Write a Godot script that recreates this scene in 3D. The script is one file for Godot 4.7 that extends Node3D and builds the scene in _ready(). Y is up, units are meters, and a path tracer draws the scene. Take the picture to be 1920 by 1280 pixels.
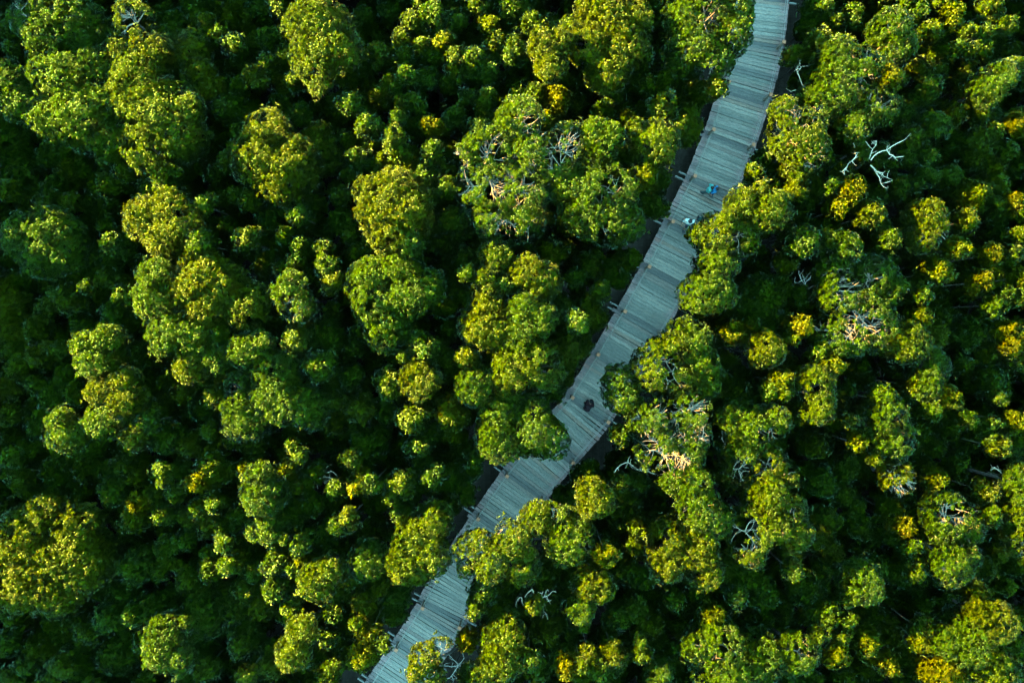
extends Node3D

const EYE := 36.1            # camera height over the mud, metres
const DECK := 1.8            # top of the boardwalk
const UP := Vector3.UP
var rng := RandomNumberGenerator.new()
var lumps := FastNoiseLite.new()
var holes := FastNoiseLite.new()
var names := {}
var mats := {}
var tufts: Array[PackedVector3Array] = []
var tuft_normals: Array[PackedVector3Array] = []
var tints: Array[PackedColorArray] = []
var tuft_index := PackedInt32Array()
var young_shapes := {}
var domes := {}              # each tall tree's crown domes, to keep the undergrowth off them
var trunk_shape: ArrayMesh
const LEAF_N := 8


# ---------------------------------------------------------------- meshes
class Shape:
	var v := PackedVector3Array()
	var n := PackedVector3Array()
	var uv := PackedVector2Array()
	var i := PackedInt32Array()

	func tri(a: int, b: int, c: int) -> void:   # front faces run clockwise, whatever order the corners come in
		if (v[b] - v[a]).cross(v[c] - v[a]).dot(n[a] + n[b] + n[c]) > 0.0:
			i.append_array(PackedInt32Array([a, c, b]))
		else:
			i.append_array(PackedInt32Array([a, b, c]))

	func face(corners: Array, normal: Vector3, uvs: Array = []) -> void:
		var at := v.size()
		for k in corners.size():
			v.append(corners[k])
			n.append(normal)
			uv.append(uvs[k] if uvs else Vector2(corners[k].x, corners[k].z))
		for k in range(1, corners.size() - 1):
			tri(at, at + k, at + k + 1)

	func tube(pts: Array, radii: Array, sides := 6, cap := true) -> void:
		var base := v.size()
		var side := Vector3.ZERO
		var run := 0.0
		for k in pts.size():
			var p: Vector3 = pts[k]
			var along: Vector3 = (pts[mini(k + 1, pts.size() - 1)] - pts[maxi(k - 1, 0)]).normalized()
			if k == 0:
				side = along.cross(Vector3(0.31, 0.2, 0.93)).normalized()
			side = (side - along * side.dot(along)).normalized()
			var other := along.cross(side)
			if k > 0:
				run += p.distance_to(pts[k - 1])
			for s in sides:
				var a := TAU * s / sides
				var d := side * cos(a) + other * sin(a)
				v.append(p + d * float(radii[k]))
				n.append(d)
				uv.append(Vector2(float(s) / sides, run))
		for k in pts.size() - 1:
			for s in sides:
				var a := base + k * sides + s
				var b := base + k * sides + (s + 1) % sides
				tri(a, b, a + sides)
				tri(b, b + sides, a + sides)
		if cap:
			for e in [0, pts.size() - 1]:
				var ring := []
				for s in sides:
					ring.append(v[base + e * sides + s])
				var along: Vector3 = (pts[e] - pts[1 if e == 0 else e - 1]).normalized()
				face(ring, along)

	func box(size: Vector3, at: Vector3, turn := Basis(), c := 0.01) -> void:   # a bar along x with its long edges chamfered
		var y := size.y / 2
		var z := size.z / 2
		var prof := [Vector2(-y + c, -z), Vector2(y - c, -z), Vector2(y, -z + c), Vector2(y, z - c), Vector2(y - c, z), Vector2(-y + c, z), Vector2(-y, z - c), Vector2(-y, -z + c)]
		var x := size.x / 2
		for k in 8:
			var p: Vector2 = prof[k]
			var q: Vector2 = prof[(k + 1) % 8]
			var m := Vector3(0, (q - p).y, -(q - p).x).normalized()
			m = Vector3(0, -(p - q).orthogonal().x, -(p - q).orthogonal().y).normalized()
			if m.dot(Vector3(0, (p + q).x, (p + q).y)) < 0.0:
				m = -m
			face([at + turn * Vector3(-x, p.x, p.y), at + turn * Vector3(x, p.x, p.y), at + turn * Vector3(x, q.x, q.y), at + turn * Vector3(-x, q.x, q.y)], turn * m)
		for e in [-1.0, 1.0]:
			var ring := []
			for p in prof:
				ring.append(at + turn * Vector3(e * x, p.x, p.y))
			face(ring, turn * Vector3(e, 0, 0))

	func mesh() -> ArrayMesh:
		var a := []
		a.resize(Mesh.ARRAY_MAX)
		a[Mesh.ARRAY_VERTEX] = v
		a[Mesh.ARRAY_NORMAL] = n
		a[Mesh.ARRAY_TEX_UV] = uv
		a[Mesh.ARRAY_INDEX] = i
		var m := ArrayMesh.new()
		m.add_surface_from_arrays(Mesh.PRIMITIVE_TRIANGLES, a)
		return m


func numbered(called: String) -> String:
	names[called] = names.get(called, -1) + 1
	return called if names[called] == 0 else "%s_%03d" % [called, names[called]]


func thing(called: String, label: String, category: String, at: Vector3, group := "") -> Node3D:
	var o := Node3D.new()
	o.name = numbered(called)
	add_child(o)
	o.position = at
	o.set_meta("label", label)
	o.set_meta("category", category)
	if group:
		o.set_meta("group", group)
	return o


func part(called: String, m: Mesh, material: Material, parent: Node3D, at := Transform3D()) -> MeshInstance3D:
	var o := MeshInstance3D.new()
	o.name = called
	o.mesh = m
	o.material_override = material
	o.transform = at
	parent.add_child(o, true)
	return o


func structure(called: String, m: Mesh, material: Material, at := Vector3.ZERO) -> void:
	var o := part(called, m, material, self)
	o.position = at
	o.set_meta("kind", "structure")


# ---------------------------------------------------------------- materials
func linear(r: float, g: float, b: float) -> Color:
	return Color(r, g, b).linear_to_srgb()


func noise_texture(freq: float, from: Color, to: Color, s: int, octaves := 4, stretch := Vector2.ONE) -> ImageTexture:
	var f := FastNoiseLite.new()
	f.seed = s
	f.frequency = freq
	f.fractal_octaves = octaves
	var im := Image.create(256, 256, false, Image.FORMAT_RGB8)
	for y in 256:
		for x in 256:
			var a := TAU * x / 256.0
			var b := TAU * y / 256.0   # wrapped on a torus so that it tiles
			var t := f.get_noise_3d(cos(a) * 40.0 * stretch.x, sin(a) * 40.0 * stretch.x, 0.0) * 0.35 + f.get_noise_3d(cos(b) * 40.0 * stretch.y + 90.0, sin(b) * 40.0 * stretch.y, cos(a) * 40.0 * stretch.x) * 0.65
			im.set_pixel(x, y, from.lerp(to, clampf(t * 1.3 + 0.5, 0.0, 1.0)))
	return ImageTexture.create_from_image(im)


func plain(c: Color, rough := 0.85, tex: Texture2D = null, scale := 1.0) -> StandardMaterial3D:
	var m := StandardMaterial3D.new()
	m.albedo_color = c
	m.roughness = rough
	m.metallic_specular = 0.4
	if tex:
		m.albedo_texture = tex
		m.uv1_triplanar = true
		m.uv1_scale = Vector3.ONE * scale
	return m


func leaf_material(c: Color, through: Color) -> StandardMaterial3D:
	var m := StandardMaterial3D.new()
	m.albedo_color = c
	m.vertex_color_use_as_albedo = true
	m.roughness = 0.5
	m.metallic_specular = 0.3
	m.cull_mode = BaseMaterial3D.CULL_DISABLED
	m.backlight_enabled = true
	m.backlight = through
	return m


func plank_texture() -> ImageTexture:
	# weathered boards seen from above: u runs 3 m along the grain, v 0.6 m across it
	var f := FastNoiseLite.new()
	f.seed = 5
	f.frequency = 1.0
	f.fractal_octaves = 4
	var knots := []
	for k in 46:
		knots.append(Vector3(rng.randf() * 512, rng.randf() * 256, rng.randf_range(1.2, 3.2)))
	var im := Image.create(512, 256, false, Image.FORMAT_RGB8)
	for y in 256:
		for x in 512:
			var grain := f.get_noise_2d(x * 0.006, y * 0.30) * 0.6 + f.get_noise_2d(x * 0.02 + 70.0, y * 0.8) * 0.35
			var blotch := f.get_noise_2d(x * 0.03 + 300.0, y * 0.035)
			var g := 0.78 + grain * 0.75 + blotch * 0.16
			var edge := smoothstep(0.28, 0.40, absf(x / 512.0 - 0.5) + 0.10 * blotch + 0.06 * grain)   # the walked middle keeps its grey-green bloom, the ends go mauve
			im.set_pixel(x, y, Color(g * (1.0 + 0.12 * blotch + 0.14 * edge), g * (1.0 - 0.07 * edge), g * (1.0 - 0.05 * blotch)).clamp())
	for k in knots:
		for y in range(maxi(0, int(k.y - k.z)), mini(256, int(k.y + k.z) + 1)):
			for x in range(maxi(0, int(k.x - k.z * 3)), mini(512, int(k.x + k.z * 3) + 1)):
				var d: float = Vector2((x - k.x) / 2.6, y - k.y).length() / k.z
				if d < 1.0:
					im.set_pixel(x, y, im.get_pixel(x, y) * lerpf(0.3, 1.0, d * d))
	return ImageTexture.create_from_image(im)


func make_materials() -> void:
	# the same greens for every mangrove, sunlit or not; a few put out golden young leaves
	mats.leaves = [leaf_material(linear(0.116, 0.230, 0.125), Color(0.68, 0.72, 0.08)), leaf_material(linear(0.101, 0.226, 0.140), Color(0.66, 0.72, 0.09)), leaf_material(linear(0.128, 0.232, 0.118), Color(0.70, 0.72, 0.07)), leaf_material(linear(0.092, 0.212, 0.142), Color(0.64, 0.70, 0.09))]
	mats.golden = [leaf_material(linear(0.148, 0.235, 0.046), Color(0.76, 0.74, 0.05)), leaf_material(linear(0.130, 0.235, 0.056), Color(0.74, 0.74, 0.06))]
	mats.orange = leaf_material(linear(0.50, 0.30, 0.02), Color(0.66, 0.46, 0.04))
	var bark := noise_texture(0.09, Color(0.62, 0.6, 0.58), Color(1, 1, 1), 11)
	mats.bark = plain(linear(0.014, 0.012, 0.010), 0.9, bark, 2.0)
	mats.pale_bark = plain(linear(0.135, 0.115, 0.09), 0.85, bark, 2.0)
	mats.dead_wood = plain(linear(0.185, 0.158, 0.122), 0.8, bark, 2.0)
	mats.grey_twig = plain(linear(0.10, 0.096, 0.09), 0.85, bark, 2.0)
	mats.mud = plain(linear(0.016, 0.014, 0.012), 0.9, bark, 0.4)
	mats.mud.metallic_specular = 0.15
	var w := plain(linear(0.010, 0.016, 0.018), 0.08)
	w.metallic_specular = 0.3
	mats.water = w
	var wood := plank_texture()
	mats.planks = []
	for c in [[0.34, 0.38, 0.365], [0.26, 0.30, 0.29], [0.41, 0.45, 0.43], [0.22, 0.26, 0.255], [0.35, 0.37, 0.36], [0.29, 0.32, 0.30], [0.17, 0.195, 0.205], [0.36, 0.30, 0.26], [0.29, 0.27, 0.26], [0.12, 0.135, 0.15], [0.44, 0.46, 0.43]]:
		var m := plain(linear(c[0] * 0.200, c[1] * 0.162, c[2] * 0.152), 0.82)
		m.albedo_texture = wood
		mats.planks.append(m)
	mats.beam = plain(linear(0.055, 0.056, 0.056), 0.85, bark, 1.5)
	mats.post = plain(linear(0.065, 0.048, 0.036), 0.85, bark, 1.5)
	mats.post_top = plain(linear(0.14, 0.05, 0.024), 0.85, bark, 3.0)
	mats.rope = plain(linear(0.058, 0.056, 0.052), 0.9)


# ---------------------------------------------------------------- foliage
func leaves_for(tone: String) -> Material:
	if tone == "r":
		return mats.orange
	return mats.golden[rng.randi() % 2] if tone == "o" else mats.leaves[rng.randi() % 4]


func make_tufts() -> void:
	# rosettes of eight pointed leaves, as mangroves carry them at the ends of their twigs
	for k in 24:
		var v := PackedVector3Array()
		var n := PackedVector3Array()
		for l in LEAF_N:
			var az := TAU * l / LEAF_N * 1.02 + rng.randf_range(-0.3, 0.3)
			var el := rng.randf_range(0.25, 0.75) if l % 2 else rng.randf_range(0.0, 0.35)
			var d := Vector3(cos(az) * cos(el), sin(el), sin(az) * cos(el))
			var s := Vector3(-sin(az), rng.randf_range(-0.25, 0.25), cos(az)).normalized()
			var up := s.cross(d).normalized()
			if up.y < 0.0:
				up = -up
			var length := rng.randf_range(0.105, 0.165)
			var half := length * rng.randf_range(0.2, 0.27)
			v.append_array([d * 0.012, d * length * 0.55 + s * half + up * 0.01, d * length - up * 0.012, d * length * 0.55 - s * half + up * 0.01])
			n.append_array([up, (up + s * 0.25).normalized(), up, (up - s * 0.25).normalized()])
		tufts.append(v)
		tuft_normals.append(n)
	for k in 20:
		var c := PackedColorArray()
		var f := rng.randf_range(0.66, 0.98)
		var h := rng.randf_range(-0.12, 0.12)
		for l in LEAF_N:
			var g := f * rng.randf_range(0.85, 1.08)
			var col := Color(clampf(g * (1.0 + h), 0, 1), clampf(g, 0, 1), clampf(g * (1.0 - h), 0, 1))
			if rng.randf() < 0.03:
				col = Color(1.0, clampf(g * 1.05, 0, 1), g * 0.8)   # a yellowing leaf
			for q in 4:
				c.append(col)
		tints.append(c)


func leaf_indices(count: int) -> PackedInt32Array:
	var have := tuft_index.size() / (LEAF_N * 6)
	for k in range(have, count):
		for l in LEAF_N:
			var a := (k * LEAF_N + l) * 4
			tuft_index.append_array(PackedInt32Array([a, a + 1, a + 2, a, a + 2, a + 3]))
	return tuft_index.slice(0, count * LEAF_N * 6)


func crown(lobes: Array, density: float, bare: float, tall: float, s: int, leaf := 1.0) -> ArrayMesh:
	# leaf rosettes on and under the lumpy skin of a cluster of domes; bare crowns have holes where their twigs show
	var v := PackedVector3Array()
	var n := PackedVector3Array()
	var c := PackedColorArray()
	var count := 0
	lumps.seed = s
	holes.seed = s + 500
	for q in lobes.size():
		var o := Vector3(lobes[q].x, lobes[q].y, lobes[q].z)
		var r: float = lobes[q].w
		var total := int(9.4 * r * r * density)
		var inner := int(total * 0.4)
		for k in total + inner:
			var deep := k >= total
			var f := (float(k - total) / inner) if deep else float(k) / total
			var y := 1.0 - 1.5 * f
			var a := 2.399963 * k + rng.randf_range(-0.15, 0.15)
			var ring := sqrt(maxf(0.0, 1.0 - y * y))
			var d := Vector3(ring * cos(a), y, ring * sin(a))
			d = (d + Vector3(rng.randf_range(-0.06, 0.06), rng.randf_range(-0.06, 0.06), rng.randf_range(-0.06, 0.06))).normalized()
			var w := o + d * r
			var big := lumps.get_noise_3dv(w * 0.9)
			var fine := lumps.get_noise_3dv(w * 2.6 + Vector3(40, 0, 0))
			var reach := r * (1.0 + 0.24 * big) + 0.12 * fine + rng.randf_range(-0.08, 0.03) + (rng.randf_range(0.06, 0.22) if rng.randf() < 0.05 else 0.0)
			if deep:
				reach *= rng.randf_range(0.6, 0.92)
			var p := o + Vector3(d.x, d.y * tall, d.z) * reach
			var hidden := false
			for other in lobes.size():
				if other != q:
					var away := p - Vector3(lobes[other].x, lobes[other].y, lobes[other].z)
					away.y /= tall
					if away.length() < lobes[other].w * 0.72:
						hidden = true
						break
			if hidden:
				continue
			if fine < -0.32 and not deep and rng.randf() < 0.7:
				continue
			if bare > 0.0:
				var h := holes.get_noise_3dv(w * 1.5)
				if h + 0.10 * rng.randf() < -0.46 + 0.34 * bare and (deep or rng.randf() < 0.92):
					continue
				if deep and rng.randf() < 0.35 * bare:
					continue
			var face := (d * 0.9 + UP * 0.25 + Vector3(rng.randf_range(-0.3, 0.3), rng.randf_range(-0.2, 0.2), rng.randf_range(-0.3, 0.3))).normalized()
			var side := face.cross(Vector3(sin(k * 1.7), 0.2, cos(k * 1.7))).normalized()
			var b := Basis(side, face, side.cross(face))
			var size := rng.randf_range(0.68, 1.0) * leaf
			var t := rng.randi() % tufts.size()
			v.append_array(Transform3D(b * size, p) * tufts[t])
			n.append_array(Transform3D(b, Vector3.ZERO) * tuft_normals[t])
			c.append_array(tints[rng.randi() % tints.size()])
			count += 1
	var arr := []
	arr.resize(Mesh.ARRAY_MAX)
	arr[Mesh.ARRAY_VERTEX] = v
	arr[Mesh.ARRAY_NORMAL] = n
	arr[Mesh.ARRAY_COLOR] = c
	arr[Mesh.ARRAY_INDEX] = leaf_indices(count)
	var m := ArrayMesh.new()
	m.add_surface_from_arrays(Mesh.PRIMITIVE_TRIANGLES, arr)
	return m


func bent(from: Vector3, to: Vector3, sag: float, steps := 4) -> Array:
	var pts := []
	var off := Vector3(rng.randf_range(-1, 1), 0, rng.randf_range(-1, 1)) * sag * from.distance_to(to)
	for k in steps + 1:
		var t := float(k) / steps
		pts.append(from.lerp(to, t) + off * sin(t * PI) + Vector3.DOWN * sag * from.distance_to(to) * sin(t * PI) * 0.6)
	return pts


func taper(a: float, b: float, count: int) -> Array:
	var out := []
	for k in count:
		out.append(lerpf(a, b, float(k) / (count - 1)))
	return out


func trunk(top: Vector3, r: float) -> Shape:
	# a trunk on arching stilt roots
	var s := Shape.new()
	s.tube([Vector3(0, 0.5, 0), Vector3(top.x * 0.25, top.y * 0.4, top.z * 0.25), Vector3(top.x * 0.6, top.y * 0.75, top.z * 0.6), top], taper(r, r * 0.45, 4), 7)
	for k in 6:
		var a := TAU * k / 6 + rng.randf() * 0.7
		var d := Vector3(cos(a), 0, sin(a))
		s.tube([Vector3(0, 0.95, 0), d * 0.35 + UP * 0.85, d * 0.65 + UP * 0.45, d * 0.78 - UP * 0.4], taper(r * 0.42, r * 0.3, 4), 5)
	return s


func tall_tree(label: String, tone: String, bare: float, x: float, z: float, lobes: Array) -> void:
	var t := thing("mangrove_tree", label, "mangrove tree", Vector3(x, 0, z), "tall mangroves above the forest")
	domes[t] = lobes
	var mid := Vector3.ZERO
	var weight := 0.0
	for l in lobes:
		mid += Vector3(l.x, l.y, l.z) * l.w * l.w
		weight += l.w * l.w
	mid /= weight
	var top := Vector3(mid.x * 0.8, mid.y - 1.0, mid.z * 0.8)
	var pale := bare > 0.25
	var stem := trunk(top, 0.11)
	for l in lobes:
		var s := Shape.new()
		var c := Vector3(l.x, l.y, l.z)
		var fork := c + Vector3(rng.randf_range(-0.2, 0.2) * l.w, l.w * (0.05 if pale else -0.2), rng.randf_range(-0.2, 0.2) * l.w)
		stem.tube(bent(top, fork, 0.1, 5), taper(0.07, 0.032, 6), 6)
		var mains := 3 + int(l.w * 2.5 * minf(bare, 1.3))
		for k in mains:
			var a := TAU * k / mains + rng.randf_range(-0.5, 0.5)
			var up := rng.randf_range(0.1, 0.9)
			var d := Vector3(cos(a) * cos(up), sin(up), sin(a) * cos(up))
			var pts := bent(fork - UP * rng.randf_range(0.0, 0.25) * l.w, c + d * l.w * rng.randf_range(0.6, 0.85), 0.2, 5)
			s.tube(pts, taper(0.024 if pale else 0.02, 0.010, 6), 5, false)
			for q in 2 + int(bare * 5.0):
				var away := (d + Vector3(rng.randf_range(-0.8, 0.8), rng.randf_range(-0.3, 0.5), rng.randf_range(-0.8, 0.8))).normalized()
				var tip: Vector3 = c + away * l.w * rng.randf_range(0.8, 1.02)
				s.tube(bent(pts[1 + rng.randi() % 4], tip, 0.16, 4), taper(0.014, 0.005, 5), 4, false)
		part("limb", s.mesh(), mats.pale_bark if pale else mats.bark, t)
	part("trunk", stem.mesh(), mats.bark, t)
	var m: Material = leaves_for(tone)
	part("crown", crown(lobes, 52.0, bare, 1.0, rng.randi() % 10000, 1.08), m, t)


func make_young_shapes() -> void:
	for size in [0.35, 0.45, 0.55, 0.7, 0.9]:
		var list := []
		for k in 7:
			var r: float = size
			var lobes := [Vector4(0, 0, 0, r * 0.72)]
			for q in 3 + k % 3:
				var a := TAU * q / (3 + k % 3) + rng.randf()
				var away := r * rng.randf_range(0.38, 0.5)
				lobes.append(Vector4(cos(a) * away, rng.randf_range(-0.35, 0.12) * r, sin(a) * away, r * rng.randf_range(0.45, 0.6)))
			list.append(crown(lobes, 36.0, 0.0, 1.05, 100 * k + int(size * 100), 1.38))
		young_shapes[size] = list
	var s := Shape.new()
	s.tube([Vector3.ZERO, Vector3(0.03, 0.4, -0.02), Vector3(-0.02, 0.75, 0.02), UP], taper(0.026, 0.013, 4), 6)
	trunk_shape = s.mesh()


func young_size(r: float) -> float:
	var best := 0.35
	for size in young_shapes:
		if absf(size - r) < absf(best - r):
			best = size
	return best


func young_tree(label: String, tone: String, x: float, y: float, z: float, r: float, tall: float) -> void:
	var t := thing("young_mangrove", label, "young mangrove", Vector3(x, 0, z), "young mangroves growing between the tall ones")
	part("trunk", trunk_shape, mats.bark, t, Transform3D(Basis.from_scale(Vector3(1, y, 1)), Vector3.ZERO))
	var size := young_size(r)
	var k := r / size
	var b := Basis(UP, rng.randf() * TAU) * Basis.from_scale(Vector3(k, k * tall, k))
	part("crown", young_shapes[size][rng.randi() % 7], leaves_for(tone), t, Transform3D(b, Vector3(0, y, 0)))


func undergrowth(listed: Array, path: Curve3D) -> void:
	# the lesser mangroves that nobody could count, down in the gaps and on beyond the picture's edge
	var o := Node3D.new()
	o.name = "mangrove_undergrowth"
	o.set_meta("label", "low dark mangrove undergrowth filling every gap between the trees")
	o.set_meta("category", "undergrowth")
	o.set_meta("kind", "stuff")
	add_child(o)
	var spots := {}
	for row in listed:
		var e: PackedStringArray = row.split(" ")
		put_spot(spots, float(e[1]), float(e[2]), float(e[3]), float(e[4]), leaf_tint())
	for gx in range(-62, 63):
		for gz in range(-48, 49):
			var x := gx * 0.7 + rng.randf_range(-0.42, 0.42)
			var z := gz * 0.7 + rng.randf_range(-0.42, 0.42)
			var inside := absf(x) < 25.5 and absf(z) < 17.2
			if rng.randf() < (0.03 if inside else 0.05 if x < -25.0 else 0.4):
				continue
			var near := path.get_closest_point(Vector3(x, 0, z))
			var d := Vector2(near.x - x, near.z - z).length()
			var r := rng.randf_range(0.34, 0.68)
			if d < 1.6 + r * 1.25:
				continue
			var top := rng.randf_range(1.6, 3.2)
			if not inside:
				r *= rng.randf_range(1.1, 2.2)
				top = rng.randf_range(4.8, 6.5) if x < -26.0 else rng.randf_range(2.4, 4.8)
			elif d < 3.2:
				top = rng.randf_range(1.2, 2.4)
			put_spot(spots, x, top, z, r, leaf_tint())
			if x < -25.5 or z < -17.5:
				put_spot(spots, x + 0.35, rng.randf_range(0.5, 2.4), z + 0.3, r, leaf_tint())   # unseen low layer, added to stop sun slipping under the outer crowns
	var standing := []   # plan places and sizes of every crown that is already there
	for n in get_children():
		if n.name.begins_with("young_mangrove") or n.name.begins_with("mangrove_tree"):
			for c in n.get_children():
				if c.name.begins_with("crown"):
					var box: AABB = (c as MeshInstance3D).mesh.get_aabb()
					if n.name.begins_with("mangrove_tree"):
						for l in domes[n]:
							standing.append(Vector3(n.position.x + l.x, l.w, n.position.z + l.z))
					else:
						standing.append(Vector3(n.position.x, box.size.x * 0.45 * c.scale.x, n.position.z))
	for row in listed:
		var e: PackedStringArray = row.split(" ")
		standing.append(Vector3(float(e[1]), float(e[4]), float(e[3])))
	for q in 5200:
		var x := rng.randf_range(-26.0, 26.0)
		var z := rng.randf_range(-18.0, 18.0)
		var r := rng.randf_range(0.36, 0.66)
		var near := path.get_closest_point(Vector3(x, 0, z))
		if Vector2(near.x - x, near.z - z).length() < 1.75 + r * 1.3:
			continue
		var free := true
		for p in standing:
			if Vector2(p.x - x, p.z - z).length() < (p.y + r) * 0.82:
				free = false
				break
		if free:
			standing.append(Vector3(x, r, z))
			put_spot(spots, x, rng.randf_range(3.8, 4.9), z, r, leaf_tint())
	for key in spots:
		var mm := MultiMesh.new()
		mm.transform_format = MultiMesh.TRANSFORM_3D
		mm.use_colors = true
		mm.mesh = young_shapes[key[0]][key[1]]
		mm.instance_count = spots[key].size()
		for k in spots[key].size():
			mm.set_instance_transform(k, spots[key][k][0])
			mm.set_instance_color(k, spots[key][k][1])
		var i := MultiMeshInstance3D.new()
		i.name = "foliage"
		i.multimesh = mm
		i.material_override = mats.leaves[0]
		i.set_meta("kind", "stuff")
		o.add_child(i, true)


func leaf_tint() -> Color:
	var f := rng.randf_range(0.82, 1.0)
	return Color(f * rng.randf_range(0.8, 1.0), f, f * rng.randf_range(0.85, 1.0))


func put_spot(spots: Dictionary, x: float, y: float, z: float, r: float, col: Color) -> void:
	var key := [young_size(r), rng.randi() % 7]
	if not spots.has(key):
		spots[key] = []
	var k: float = r / key[0]
	spots[key].append([Transform3D(Basis(UP, rng.randf() * TAU) * Basis.from_scale(Vector3(k, k * rng.randf_range(0.95, 1.3), k)), Vector3(x, y, z)), col])


func dead_tree(label: String, x: float, z: float, fork: Vector3, r: float, white: bool, limbs: Array) -> void:
	var t := thing("dead_tree", label, "dead tree", Vector3(x, 0, z), "dead mangroves without leaves")
	var m: Material = mats.dead_wood if white else mats.grey_twig
	var s := Shape.new()
	s.tube([Vector3(0, -0.2, 0), Vector3(fork.x * 0.3 + 0.08, fork.y * 0.35, fork.z * 0.3), Vector3(fork.x * 0.6 - 0.06, fork.y * 0.7, fork.z * 0.6 + 0.05), fork - UP * 0.02], taper(r * 1.7, r * 1.05, 4), 7)
	part("trunk", s.mesh(), mats.bark, t)
	for l in limbs:
		var first: bool = (l[0] as Vector3).distance_to(fork) < 0.25
		var c := Shape.new()
		var pts := []
		for k in l.size():
			pts.append(l[k])
			if k < l.size() - 1:
				pts.append((l[k] as Vector3).lerp(l[k + 1], 0.5) + Vector3(rng.randf_range(-1, 1), rng.randf_range(-1, 1), rng.randf_range(-1, 1)) * r * 0.7)
		if first:
			pts[0] = fork
		c.tube(pts, taper(r * 0.85 if first else r * 0.65, r * 0.3, pts.size()), 6)
		for k in 3:   # broken side twigs
			var at: Vector3 = pts[1 + rng.randi() % (pts.size() - 1)]
			c.tube(bent(at, at + Vector3(rng.randf_range(-0.3, 0.3), rng.randf_range(0.0, 0.3), rng.randf_range(-0.3, 0.3)), 0.15, 3), taper(r * 0.35, 0.006, 4), 4)
		part("limb", c.mesh(), m, t)


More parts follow.
